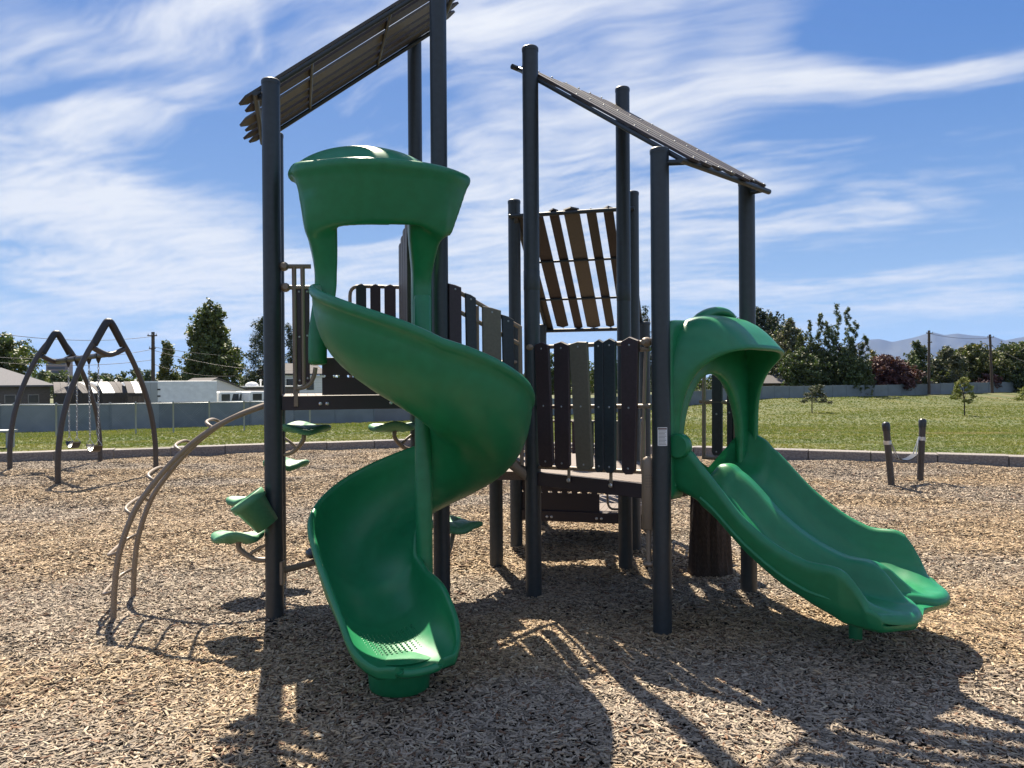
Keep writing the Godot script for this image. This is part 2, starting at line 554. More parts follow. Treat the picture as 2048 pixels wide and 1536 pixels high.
func grass_tint(x: float, d: float) -> Color:
	var n := noise_a.get_noise_2d(x * 1.5 + 40.0, d * 3.0) * 0.5 + noise_b.get_noise_2d(x * 1.2, d * 2.4) * 0.5
	var dry := clampf(0.42 + n * 1.3, 0.0, 1.0)
	var c := Vector3(0.082, 0.112, 0.017).lerp(Vector3(0.175, 0.165, 0.040), dry)
	# worn earth: a path across the field and one up the bank
	var w := 0.0
	var p := Vector2(x, d)
	for seg in [[on_level(1850, 880, -0.35), on_level(2005, 868, -0.5)], [on_level(1870, 880, -0.35), on_level(1960, 876, -0.4)], [on_level(1600, 873, -0.3), on_level(1680, 872, -0.3)], [on_level(1985, 796, -0.6), on_level(2040, 790, -0.4)]]:
		var a := Vector2(seg[0].x, -seg[0].z)
		var b := Vector2(seg[1].x, -seg[1].z)
		var q := Geometry2D.get_closest_point_to_segment(p, a, b)
		w = maxf(w, smoothstep(0.9, 0.15, p.distance_to(q) + n * 0.8) * 0.75)
	var e := d - kerb_depth(x)
	w = maxf(w, smoothstep(0.55, 0.1, e + n * 0.4) * 0.4)
	c = c.lerp(Vector3(0.27, 0.195, 0.11), w)
	return Color(c.x, c.y, c.z)
func make_ground() -> void:
	# earth far out
	var em := mat(0.095, 0.10, 0.055, 0.95)
	var ground := sheet("ground", steps(-14000, 14000, 30), steps(-300, 18000, 30), func(_x, _d): return -1.75, func(_x, _d): return Color(1, 1, 1), em)
	ground.name = "ground"
	# field of grass
	var gm := StandardMaterial3D.new()
	gm.vertex_color_use_as_albedo = true
	gm.roughness = 0.9
	grain(gm, 0.06, Color(0.7, 0.7, 0.66), Color(1, 1, 1), 0.35, 1.0, 31)
	var xs := steps(-95, 130, 225)
	var rows := []
	for k in 60: rows.append(float(k) / 59)
	var st := SurfaceTool.new()
	st.begin(Mesh.PRIMITIVE_TRIANGLES)
	st.set_smooth_group(0)
	for r in rows:
		for x in xs:
			var d0 := kerb_depth(x) + 0.20
			var d: float = d0 + (150.0 - d0) * pow(r, 1.9)
			st.set_color(grass_tint(x, d) * Color(0.72, 0.76, 0.65))
			st.add_vertex(Vector3(x, grass_y(x, d), -d))
	for j in rows.size() - 1:
		for i in xs.size() - 1:
			var a := j * xs.size() + i
			for k in [a, a + xs.size(), a + 1, a + 1, a + xs.size(), a + xs.size() + 1]: st.add_index(k)
	var lawn := put("lawn", st, gm)
	lawn.set_meta("kind", "structure")
	# bed of the play area
	var bm := mat(0.068, 0.049, 0.034, 0.95)
	grain(bm, 0.05, Color(0.3, 0.28, 0.26), Color(1, 1, 1), 1.3, 8.0, 32)
	var bs := SurfaceTool.new()
	bs.begin(Mesh.PRIMITIVE_TRIANGLES)
	bs.set_smooth_group(0)
	var bx := steps(-26, 24, 200)
	var nrow := 100
	for j in nrow + 1:
		for x in bx:
			var d1 := kerb_depth(x) + 0.03
			var d: float = lerpf(-8.0, d1, float(j) / nrow)
			bs.add_vertex(Vector3(x, chip_y(x, d) - 0.014, -d))
	for j in nrow:
		for i in bx.size() - 1:
			var a := j * bx.size() + i
			for k in [a, a + bx.size(), a + 1, a + 1, a + bx.size(), a + bx.size() + 1]: bs.add_index(k)
	var bed := put("play_area_ground", bs, bm)
	bed.set_meta("kind", "structure")
	# kerb of concrete blocks round the bed
	var kerb := Node3D.new()
	kerb.name = "kerb"
	add_child(kerb)
	base_of[kerb] = Vector3.ZERO
	kerb.set_meta("kind", "structure")
	var rng := RandomNumberGenerator.new()
	rng.seed = 3
	for leg in [[Vector2(-2.5, 20.6), Vector2(-26.0, 11.764)], [Vector2(-2.5, 20.6), Vector2(24.0, 8.54)]]:
		var a: Vector2 = leg[0]
		var b: Vector2 = leg[1]
		var dir := (b - a).normalized()
		var n := int(a.distance_to(b) / 1.22)
		for i in n:
			var p := a + dir * (1.22 * i + 0.004)
			var q := a + dir * (1.22 * (i + 1) - 0.009)
			var s := begin()
			var up := rng.randf_range(-0.008, 0.008) + 0.205
			var mid := (p + q) / 2
			var xf := Transform3D(Basis(Vector3(dir.x, 0, -dir.y), Vector3.UP, Vector3(dir.x, 0, -dir.y).cross(Vector3.UP)), Vector3(mid.x, up - 0.21, -mid.y) + Vector3(dir.y, 0, dir.x) * (0.12 if dir.x < 0 else -0.12))
			box(s, xf, Vector3(p.distance_to(q), 0.42, 0.40), 0.012)
			put("kerb_block", s, M.kerb if rng.randf() < 0.6 else M.kerb2, kerb)

# wood chips, strewn as real splinters
func make_chips() -> void:
	var rng := RandomNumberGenerator.new()
	rng.seed = 77
	var kinds := []
	for k in 3:
		var s := begin()
		var w0 := [0.24, 0.17, 0.30][k] as float
		var rings := []
		for e in [[-0.5, 0.35, 0.6], [-0.42, 0.9, 1.0], [0.1, 1.0, 1.0], [0.40, 0.8, 0.9], [0.5, 0.25, 0.5]]:
			var ww: float = w0 / 2 * e[1] * rng.randf_range(0.8, 1.1)
			var th: float = 0.045 * e[2]
			var lift: float = rng.randf_range(-0.025, 0.025)
			var sh: float = rng.randf_range(-0.02, 0.02)
			rings.append(PackedVector3Array([Vector3(e[0], lift - th, -ww + sh), Vector3(e[0], lift - th, ww + sh), Vector3(e[0], lift + th, ww * 0.85 + sh), Vector3(e[0], lift + th, -ww * 0.85 + sh)]))
		loft(s, rings, true, true)
		s.generate_normals()
		kinds.append(s.commit())
	var cm := StandardMaterial3D.new()
	cm.vertex_color_use_as_albedo = true
	cm.roughness = 0.8
	var bufs := [PackedFloat32Array(), PackedFloat32Array(), PackedFloat32Array()]
	var total := 0
	# bands: from depth, to depth, per square metre, size
	for band in [[1.8, 4.6, 6400.0, 0.68], [4.6, 7.0, 5500.0, 0.70], [7.0, 10.5, 3300.0, 0.82], [10.5, 21.0, 1500.0, 1.02]]:
		var d0: float = band[0]
		var d1: float = band[1]
		var halfw := func(d: float): return 0.72 * d + 0.9
		var area: float = (halfw.call(d0) + halfw.call(d1)) * (d1 - d0)
		var n := int(area * band[2])
		for i in n:
			var d: float
			var x: float
			while true:
				d = rng.randf_range(d0, d1)
				var hw: float = halfw.call(d1)
				x = rng.randf_range(-hw, hw)
				if absf(x) <= halfw.call(d): break
			if d > kerb_depth(x) - 0.10: continue
			var L: float = band[3] * (0.030 + 0.052 * pow(rng.randf(), 1.4))
			var wid: float = L * rng.randf_range(0.6, 1.25)
			if L > 0.065: wid *= 0.75
			var yaw := rng.randf() * TAU
			var pit := rng.randfn(0.0, 0.17)
			var rol := rng.randfn(0.0, 0.30)
			var b := Basis(Vector3.UP, yaw) * Basis(Vector3.BACK, pit) * Basis(Vector3.RIGHT, rol)
			b = b * Basis.from_scale(Vector3(L, L * 1.1, wid))
			var y := chip_y(x, d) + rng.randf_range(0.001, 0.013)
			# tone: fresh tan in drifts, weathered grey elsewhere, a few dark or red-brown splinters
			var t := noise_b.get_noise_2d(x * 0.9 + 9.0, d * 1.6 + 4.0) + noise_a.get_noise_2d(x * 1.4, d * 2.6) * 0.7
			var grey := clampf(0.42 - t * 1.5 + rng.randfn(0.0, 0.25), 0.0, 1.0)
			var c := Vector3(0.365, 0.262, 0.150).lerp(Vector3(0.31, 0.25, 0.185), grey)
			var q := rng.randf()
			if q < 0.05: c = Vector3(0.43, 0.36, 0.25)
			elif q < 0.28: c = c * 0.55
			elif q < 0.36: c = Vector3(0.15, 0.08, 0.042)
			elif q < 0.44: c = c * 0.35
			c *= rng.randf_range(0.72, 1.18)
			bufs[rng.randi() % 3].append_array([b.x.x, b.y.x, b.z.x, x, b.x.y, b.y.y, b.z.y, y, b.x.z, b.y.z, b.z.z, -d, c.x, c.y, c.z, 1.0])
			total += 1
	var root := Node3D.new()
	root.name = "wood_chips"
	add_child(root)
	tag(root, "tan and grey wood chips strewn over the play area", "wood chips", "", "stuff")
	for k in 3:
		var mm := MultiMesh.new()
		mm.transform_format = MultiMesh.TRANSFORM_3D
		mm.use_colors = true
		mm.mesh = kinds[k]
		mm.instance_count = bufs[k].size() / 16
		mm.buffer = bufs[k]
		var o := MultiMeshInstance3D.new()
		o.multimesh = mm
		o.material_override = cm
		o.name = "splinters"
		root.add_child(o, true)
		o.set_meta("kind", "stuff")
	print("chips ", total)

func make_grass() -> void:
	var rng := RandomNumberGenerator.new()
	rng.seed = 41
	var s := begin()
	s.set_smooth_group(-1)
	for i in 9:
		var a := rng.randf() * TAU
		var r := rng.randf() * 0.5
		var b := Vector3(cos(a) * r, 0, sin(a) * r)
		var lean := Vector3(rng.randfn(0, 0.28), 1.0, rng.randfn(0, 0.28)) * rng.randf_range(0.6, 1.1)
		var side := Vector3(cos(a + 1.3), 0, sin(a + 1.3)) * 0.085
		for p in [b - side, b + lean, b + side]: s.add_vertex(p)
	s.generate_normals()
	var gm := StandardMaterial3D.new()
	gm.vertex_color_use_as_albedo = true
	gm.roughness = 0.7
	gm.backlight_enabled = true
	gm.backlight = Color(0.75, 0.8, 0.5)
	var buf := PackedFloat32Array()
	for band in [[0.38, 5.0, 26000, 0.075], [5.0, 16.0, 30000, 0.10], [16.0, 45.0, 42000, 0.17], [45.0, 80.0, 50000, 0.20]]:
		for i in int(band[2]):
			var e: float = rng.randf_range(band[0], band[1])
			var az := rng.randf_range(-0.80, 0.80)
			# walk out along this bearing to the kerb, then e further
			var lo := 5.0
			var hi := 26.0
			for k in 18:
				var mid := (lo + hi) / 2
				if mid > kerb_depth(az * mid): hi = mid
				else: lo = mid
			var d: float = hi + e
			var x := az * d
			if d > wall_depth(x) - 0.3: continue
			var sc: float = band[3] * rng.randf_range(0.6, 1.3)
			var bs := Basis(Vector3.UP, rng.randf() * TAU) * Basis.from_scale(Vector3(sc, sc * rng.randf_range(0.3, 0.6), sc))
			var t := grass_tint(x, d)
			var k2 := rng.randf_range(1.05, 1.45)
			var dry := rng.randf() < 0.05
			var c := Vector3(t.r, t.g, t.b) * k2
			if e < 9.0 and rng.randf() < 0.008: c = Vector3(0.62, 0.62, 0.52)
			elif dry: c = Vector3(0.25, 0.23, 0.12)
			buf.append_array([bs.x.x, bs.y.x, bs.z.x, x, bs.x.y, bs.y.y, bs.z.y, grass_y(x, d) - 0.005, bs.x.z, bs.y.z, bs.z.z, -d, c.x, c.y, c.z, 1.0])
	var mm := MultiMesh.new()
	mm.transform_format = MultiMesh.TRANSFORM_3D
	mm.use_colors = true
	mm.mesh = s.commit()
	mm.instance_count = buf.size() / 16
	mm.buffer = buf
	var o := MultiMeshInstance3D.new()
	o.multimesh = mm
	o.material_override = gm
	o.name = "grass"
	add_child(o)
	tag(o, "short green and yellowish grass tufts on the field", "grass", "", "stuff")

# ---------------------------------------------------------------- play structure
var PS: Node3D
func post(p: Vector3, top: float, collar := 0.0) -> void:
	var s := begin()
	lathe(s, Transform3D(Basis(), Vector3(p.x, 0, p.z)), [Vector2(0.0635, -0.35), Vector2(0.0635, top - 0.035)], 28)
	var o := put("post", s, M.post, PS)
	var c := begin()
	lathe(c, Transform3D(Basis(), Vector3(p.x, 0, p.z)), [Vector2(0.0655, top - 0.038), Vector2(0.0665, top - 0.03), Vector2(0.0665, top - 0.012), Vector2(0.060, top - 0.002), Vector2(0.03, top + 0.006), Vector2(0.002, top + 0.008)], 28)
	put("cap", c, M.post, o)
	if collar > 0.0:
		var k := begin()
		lathe(k, Transform3D(Basis(), Vector3(p.x, 0, p.z)), [Vector2(0.0636, collar - 0.08), Vector2(0.0652, collar - 0.075), Vector2(0.0652, collar + 0.075), Vector2(0.0636, collar + 0.08)], 28)
		put("collar", k, M.post, o)
# a board whose outline is given by four corners on an upright plane, peaked at the top, corners cut at the foot
func board(parent: Node3D, n: String, m: Material, xf: Transform3D, tl: Vector2, tr: Vector2, br: Vector2, bl: Vector2, peak: float, th: float, off: float) -> MeshInstance3D:
	var w := (tr - tl).length()
	var mid := tl.lerp(tr, 0.5) + Vector2(0, peak)
	var cut := minf(0.22 * w, 0.03)
	var ux := (br - bl).normalized()
	var poly := PackedVector2Array([bl + ux * cut, br - ux * cut, br + Vector2(0, cut), tr, mid, tl, bl + Vector2(0, cut)])
	var s := begin()
	prism(s, poly, xf * Transform3D(Basis(), Vector3(0, 0, off)), th, 0.005)
	return put(n, s, m, parent)
func bolts(parent: Node3D, xf: Transform3D, spots: Array, r := 0.009) -> void:
	for p in spots:
		var s := begin()
		lathe(s, Transform3D(xf.basis * Basis(Vector3.RIGHT, PI / 2), xf * p), [Vector2(r, -0.004), Vector2(r, 0.003), Vector2(r * 0.6, 0.006), Vector2(0.001, 0.0065)], 10)
		put("bolt", s, M.steel, parent)
func local2(xf: Transform3D, p: Vector3) -> Vector2:
	var q := xf.affine_inverse() * p
	return Vector2(q.x, q.y)
func px_board(parent: Node3D, m: Material, xf: Transform3D, a: Vector3, b: Vector3, q: Array, peak := 0.022, off := 0.02) -> void:
	# q: top-left x, top-right x, top-left y, top-right y, bottom-left x, bottom-right x, bottom y
	var tl := local2(xf, on_plane(q[0], q[2], a, b))
	var tr := local2(xf, on_plane(q[1], q[3], a, b))
	var bl := local2(xf, on_plane(q[4], q[6], a, b))
	var br := local2(xf, on_plane(q[5], q[6], a, b))
	board(parent, "slat", m, xf, tl, tr, br, bl, peak, 0.028, off)
	var mid := (tl + tr) / 2
	var lowm := (bl + br) / 2
	for f in [0.03, 0.5, 0.955]:
		var p := mid.lerp(lowm, f)
		var s := begin()
		lathe(s, Transform3D(xf.basis * Basis(Vector3.RIGHT, PI / 2), xf * Vector3(p.x, p.y, off + 0.028)), [Vector2(0.008, -0.004), Vector2(0.008, 0.002), Vector2(0.005, 0.004), Vector2(0.001, 0.0045)], 10)
		put("bolt", s, M.galv, parent)

# a sloped roof of boards lying on tubes: p(along, across, lift) gives points, along runs down or up the slope
func roof(label: String, p: Callable, la: float, lb: float, bars: Array, t0: float, t1: float, cols: Array, tips: bool) -> void:
	var R := hold("roof", PS, label)
	var rng := RandomNumberGenerator.new()
	rng.seed = 100 + cols.size() + int(absf(la) * 100)
	var sum := 0.0
	for c in cols: sum += c[0]
	var t := t0
	var k := (t1 - t0) / sum
	for c in cols:
		var w: float = c[0] * k
		if c[1] != null:
			var ja := rng.randf_range(-0.035, 0.035)
			var jb := rng.randf_range(-0.035, 0.035)
			var s := begin()
			var pk := 0.05 if tips else 0.022
			var outline := [[la + ja, t + 0.012], [la + ja - pk, t + w * 0.5], [la + ja, t + w - 0.012], [lb + jb, t + w - 0.012], [lb + jb + pk, t + w * 0.5], [lb + jb, t + 0.012]]
			var lo := PackedVector3Array()
			var hi := PackedVector3Array()
			for q in outline:
				lo.append(p.call(q[0], q[1], 0.0))
				hi.append(p.call(q[0], q[1], 0.019))
			loft(s, [lo, hi], true, true)
			put("slat", s, c[1], R)
			for b in bars:
				var bs := begin()
				ball(bs, p.call(b, t + w * 0.5, 0.019), 0.008, 5)
				put("bolt", bs, M.galv, R)
		t += w
	for i in bars.size():
		var s := begin()
		var r := 0.021 if i == 0 or i == bars.size() - 1 else 0.013
		var e := 0.05 if i == 0 or i == bars.size() - 1 else -0.03
		tube(s, [p.call(bars[i], t0 - e, -r), p.call(bars[i], t1 + e, -r)], r, 12)
		put("beam", s, M.post, R)
	# side rails under the two outer edges
	for e in [t0 + 0.02, t1 - 0.02]:
		var s := begin()
		tube(s, [p.call(bars[0], e, -0.022), p.call(bars[bars.size() - 1], e, -0.022)], 0.018, 10)
		put("side_rail", s, M.post, R)

func deck_plate(n: String, corners: Array, h: float, label: String) -> void:
	var D := hold(n, PS, label)
	# narrow planks with slots between them, as the striped light on it shows
	var a: Vector3 = corners[0]
	var b: Vector3 = corners[1]
	var c: Vector3 = corners[3]
	var wide := a.distance_to(b)
	var xf := frame_of(a, b, false)
	if xf.basis.z.dot(c - a) < 0: xf.basis.z = -xf.basis.z
	var deep := absf(xf.basis.z.dot(c - a))
	var nb := 20
	for i in nb:
		var s := begin()
		var x0 := wide * i / nb + 0.0015
		var x1 := wide * (i + 1) / nb - 0.0015
		var X := Transform3D(Basis(xf.basis.x, xf.basis.z, Vector3.UP), Vector3(a.x, h - 0.012, a.z))
		prism(s, PackedVector2Array([Vector2(x0, 0.03), Vector2(x1, 0.03), Vector2(x1, deep - 0.03), Vector2(x0, deep - 0.03)]), X, 0.012)
		put("deck_plank", s, M.deck, D)
	var us := begin()
	box(us, Transform3D(Basis(xf.basis.x, Vector3.UP, xf.basis.z), Vector3(a.x, h - 0.018, a.z) + xf.basis.x * wide / 2 + xf.basis.z * deep / 2), Vector3(wide - 0.06, 0.008, deep - 0.06))
	put("light_stop_sheet", us, M.fascia, D)  # unseen sheet, added to stop sun stripes falling through the plank slots
	for i in 4:
		var p: Vector3 = corners[i]
		var q: Vector3 = corners[(i + 1) % 4]
		var f := frame_of(p, q, false)
		var s := begin()
		box(s, f * Transform3D(Basis(), Vector3(p.distance_to(q) / 2, h - 0.052 - p.y, 0)), Vector3(p.distance_to(q) - 0.10, 0.104, 0.03), 0.004)
		put("fascia", s, M.fascia, D)
		var bs := []
		for u in [0.27, 0.31, 0.69, 0.73]:
			bs.append(Vector3(p.distance_to(q) * u, h - 0.06 - p.y, 0.016))
		if i == 0 and h != DECK_B:
			bolts(D, frame_of(p, q, true), bs, 0.014)

func rail(parent: Node3D, pts: Array, r := 0.0165) -> void:
	var s := begin()
	tube(s, pts, r, 10)
	put("rail", s, M.tan, parent)
func clamp_knob(parent: Node3D, p: Vector3, toward: Vector3) -> void:
	var s := begin()
	var z := toward.normalized()
	var x := z.cross(Vector3.UP).normalized()
	lathe(s, Transform3D(Basis(x, z, x.cross(z)), p), [Vector2(0.03, -0.02), Vector2(0.034, 0.0), Vector2(0.03, 0.03), Vector2(0.02, 0.045), Vector2(0.018, 0.05)], 14)
	put("clamp", s, M.tan, parent)

# a plain barrier between two points of a deck edge
func barrier(label: String, a: Vector3, b: Vector3, h0: float, h1: float, cols: Array, rounded := false) -> void:
	var G := hold("guard_panel", PS, label)
	var xf := frame_of(a, b, true)
	var L := Vector2(a.x - b.x, a.z - b.z).length()
	xf.origin.y = 0
	if rounded:
		var e := 0.09
		var loop := []
		loop.append_array(bend(xf * Vector3(0, h0 + e, 0), xf * Vector3(0, h0, 0), xf * Vector3(e, h0, 0), 5))
		loop.append_array(bend(xf * Vector3(L - e, h0, 0), xf * Vector3(L, h0, 0), xf * Vector3(L, h0 + e, 0), 5))
		loop.append_array(bend(xf * Vector3(L, h1 - e, 0), xf * Vector3(L, h1, 0), xf * Vector3(L - e, h1, 0), 5))
		loop.append_array(bend(xf * Vector3(e, h1, 0), xf * Vector3(0, h1, 0), xf * Vector3(0, h1 - e, 0), 5))
		loop.append(loop[0])
		rail(G, loop)
	else:
		rail(G, [xf * Vector3(0, h0, 0), xf * Vector3(L, h0, 0)])
		rail(G, [xf * Vector3(0, h1, 0), xf * Vector3(L, h1, 0)])
	rail(G, [xf * Vector3(0, (h0 + h1) * 0.52, 0), xf * Vector3(L, (h0 + h1) * 0.52, 0)], 0.013)
	var x := 0.05
	for c in cols:
		if c[1] != null:
			board(G, "slat", c[1], xf, Vector2(x, h1 + 0.0), Vector2(x + c[0], h1 + 0.0), Vector2(x + c[0], h0 - 0.02), Vector2(x, h0 - 0.02), 0.02, 0.026, 0.018)
		x += c[0] + 0.035
	for f in [0.25, 0.75]:
		var s := begin()
		tube(s, [xf * Vector3(L * f, h0, 0), xf * Vector3(L * f, h0 - 0.12, 0.0)], 0.013, 8)
		put("foot", s, M.tan, G)

func leaf_step(label: String, c: Vector3, yaw: float, size: float, post_at: Vector3, drop: float) -> void:
	var G := hold("leaf_step", PS, label)
	var s := begin()
	var rings_t := []
	var nt := 44
	for q in [[0.02, 0.0], [0.35, 0.0], [0.65, 0.0], [0.88, 0.0], [0.98, -0.008], [1.0, -0.024], [0.97, -0.042], [0.8, -0.055], [0.45, -0.06], [0.02, -0.06]]:
		var ring := PackedVector3Array()
		for i in nt:
			var a := TAU * i / nt
			var lob := 1.0 + 0.13 * absf(cos(a * 2.5)) - 0.08 + 0.10 * cos(a)
			var rr: float = q[0] * size * lob
			var y: float = q[1] + 0.022 * sin(a * 3.0 + 0.6) * q[0] * q[0] + 0.02 * q[0] * q[0] * cos(a + 2.2) - 0.018 * exp(-pow(sin(a * 2.5) * 6.0 * q[0], 2.0)) * (1.0 - q[0]) * q[0] * 3.0
			ring.append(c + Basis(Vector3.UP, yaw) * Vector3(cos(a) * rr * 1.25, y, sin(a) * rr * 0.85))
		rings_t.append(ring)
	loft(s, rings_t)
	put("leaf", s, M.leaf_green, G)
	var low := Vector3(post_at.x, c.y - drop, post_at.z)
	var under := c + Vector3(0, -0.05, 0)
	var t := begin()
	tube(t, smooth_line([under, under + Vector3(0, -drop * 0.32, 0) , under.lerp(low, 0.45) + Vector3(0, -drop * 0.36, 0), low], 6), 0.019, 10)
	put("bracket", t, M.tan, G)
	var t2 := begin()
	var up := Vector3(post_at.x, c.y - drop * 0.32, post_at.z)
	tube(t2, bend(under.lerp(low, 0.3) + Vector3(0, -drop * 0.30, 0), under.lerp(up, 0.5) + Vector3(0, -drop * 0.28, 0), up, 6), 0.013, 8)
	put("brace", t2, M.tan, G)

func make_play_structure() -> void:
	PS = thing("play_structure", Vector3(0, 0, -6.5), "tall play structure with green slides, slatted roofs and dark posts on wood chips", "play structure")
	# posts
	post(fa(0, 0, 0), 3.88); post(fa(SIDE, 0, 0), 4.95); post(fa(0, SIDE, 0), 3.88); post(fa(SIDE, SIDE, 0), 4.95)
	post(fb(0, 0, 0), 4.37, 2.52); post(fb(SIDE, 0, 0), 3.30); post(fb(SIDE, SIDE, 0), 3.30); post(fb(0, SIDE, 0), 4.37, 2.52)
	post(fc(0, 0, 0), 3.59); post(fc(SIDE, 0, 0), 3.59); post(fc(0, SIDE, 0), 2.39); post(fc(SIDE, SIDE, 0), 2.39)
	post(at(993, 1129, 7.25), 1.0)
	# roofs
	var ra := func(s, t, l): return fa(s, t, 3.885 + s * 0.745) + Vector3(0, 0.8 * l, 0) + (fa(-0.6, 0, 0) - fa(0, 0, 0)) * l
	roof("sloping roof of grey and tan boards on the tallest posts", ra, -0.17, 1.50, [-0.12, 0.28, 0.86, 1.42], 0.05, 1.13,
		[[0.15, M.roof_grey], [0.03, null], [0.15, M.roof_brown], [0.045, null], [0.16, M.roof_tan], [0.025, null], [0.11, M.roof_grey], [0.035, null], [0.10, M.roof_brown], [0.03, null], [0.13, M.roof_grey]], true)
	var rb := func(s, t, l): return fb(s, t, 4.165 - s * 0.69) + Vector3(0, 0.82 * l, 0) + (fb(0.57, 0, 0) - fb(0, 0, 0)) * l
	roof("sloping roof of purplish brown boards above the double slide", rb, -0.12, 1.40, [-0.17, 0.38, 0.92, 1.40], 0.03, 1.18,
		[[0.14, M.roof_brown], [0.02, null], [0.12, M.roof_grey], [0.02, null], [0.15, M.roof_grey], [0.02, null], [0.15, M.roof_tan], [0.02, null], [0.12, M.roof_brown], [0.02, null], [0.13, M.roof_brown], [0.02, null], [0.13, M.roof_grey]], false)
	var rc := func(s, t, l): return fc(t, s, 3.36 - s * 0.76) + Vector3(0, 0.8 * l, 0) + (fc(0, 0.6, 0) - fc(0, 0, 0)) * l
	roof("sloping roof of brown and tan boards with wide gaps", rc, -0.06, 1.33, [-0.08, 0.45, 0.92, 1.34], 0.02, 1.19,
		[[0.11, M.roof_grey], [0.03, null], [0.16, M.roof_brown], [0.045, null], [0.12, M.roof_brown], [0.03, null], [0.18, M.roof_tan], [0.045, null], [0.12, M.roof_grey], [0.05, null], [0.12, M.roof_brown], [0.02, null], [0.13, M.roof_brown]], false)
	# short arms that carry the roof beams
	var arms := hold("roof_brackets", PS)
	for e in [[fa(0, 0, 3.75), ra.call(-0.12, 0.10, -0.02)], [fa(0, SIDE, 3.75), ra.call(-0.12, 1.06, -0.02)], [fb(SIDE, 0, 3.2), rb.call(1.40, 0.06, -0.02)], [fb(SIDE, SIDE, 3.2), rb.call(1.40, 1.14, -0.02)], [fb(0, 0, 4.16), rb.call(-0.17, 0.05, -0.02)], [fb(0, SIDE, 4.16), rb.call(-0.17, 1.14, -0.02)], [fc(0, 0, 3.3), rc.call(-0.08, 0.05, -0.02)], [fc(SIDE, 0, 3.3), rc.call(-0.08, 1.16, -0.02)], [fc(0, SIDE, 2.3), rc.call(1.34, 0.06, -0.02)], [fc(SIDE, SIDE, 2.3), rc.call(1.34, 1.15, -0.02)]]:
		var s := begin()
		tube(s, [e[0], e[1]], 0.02, 10)
		put("bracket", s, M.post, arms)
	# decks
	deck_plate("deck", [fa(0, 0, 0), fa(SIDE, 0, 0), fa(SIDE, SIDE, 0), fa(0, SIDE, 0)], DECK_A, "upper deck behind the spiral slide")
	deck_plate("deck", [fb(0, 0, 0), fb(SIDE, 0, 0), fb(SIDE, SIDE, 0), fb(0, SIDE, 0)], DECK_B, "middle deck behind the double slide")
	deck_plate("deck", [fc(0, 0, 0), fc(SIDE, 0, 0), fc(SIDE, SIDE, 0), fc(0, SIDE, 0)], DECK_C, "low deck at the back")
	# closed steps between the decks: dark risers, treads with a row of slots
	var st := hold("stairs", PS, "dark metal stairs between the decks")
	for e in [[fa(0.34, -0.02, 0), fa(SIDE - 0.07, -0.02, 0), 1.628, 1.90], [fc(0.05, 0.02, 0), fc(0.86, 0.02, 0), 0.40, 0.78]]:
		var xf := frame_of(e[0], e[1], true)
		var L := Vector2(e[0].x - e[1].x, e[0].z - e[1].z).length()
		var h0: float = e[2]
		var h1: float = e[3]
		var hm := (h0 + h1) / 2
		var s := begin()
		box(s, Transform3D(xf.basis, xf * Vector3(L / 2, (h0 + hm - 0.008) / 2, 0)), Vector3(L, hm - 0.008 - h0, 0.02), 0.002)
		put("riser", s, M.fascia, st)
		s = begin()
		box(s, Transform3D(xf.basis, xf * Vector3(L / 2, (h1 + hm + 0.008) / 2, 0)), Vector3(L, h1 - hm - 0.008, 0.02), 0.002)
		put("riser", s, M.fascia, st)
		var nb := int(L / 0.095)
		for i in nb:
			s = begin()
			box(s, Transform3D(xf.basis, xf * Vector3((i + 0.5) * L / nb, hm, 0)), Vector3(L / nb * 0.55, 0.016, 0.02))
			put("slot_bridge", s, M.fascia, st)
	# hub between the towers: flight from the high deck down to the middle one, and a landing behind it
	var hub := [fb(0, 0.06, 0), fb(0, SIDE - 0.1, 0), fc(SIDE * 0.62, -0.08, 0), fc(0.05, -0.08, 0), fa(SIDE + 0.36, SIDE * 0.62, 0), fa(SIDE + 0.40, 0.30, 0)]
	var hs := begin()
	var lo := PackedVector3Array()
	var hi := PackedVector3Array()
	for p in hub:
		lo.append(Vector3(p.x, DECK_B - 0.075, p.z))
		hi.append(Vector3(p.x, DECK_B - 0.006, p.z))
	loft(hs, [lo, hi], true, true)
	put("landing", hs, M.deck, PS)
	for i in 3:
		var f := (i + 0.5) / 3.0
		var s := begin()
		var y := lerpf(DECK_A, DECK_B, (i + 1) / 4.0)
		box(s, Transform3D(frame_of(fa(SIDE, 0.1, 0), fa(SIDE, 1.1, 0), false).basis, fa(SIDE + 0.06 + 0.13 * i + 0.06, 0.62, y - 0.02)), Vector3(0.98, 0.03, 0.16), 0.004)
		put("tread", s, M.deck, st)
	var sg := begin()
	var q1 := fa(SIDE, 0.02, DECK_A - 0.12)
	var q2 := fb(0.0, 0.0, DECK_B - 0.06)
	tube(sg, [q1, q2], 0.045, 4, 0.35)
	put("stringer", sg, M.tan, st)
	make_guards()
	make_spiral()
	make_double_slide()
	make_climbers()

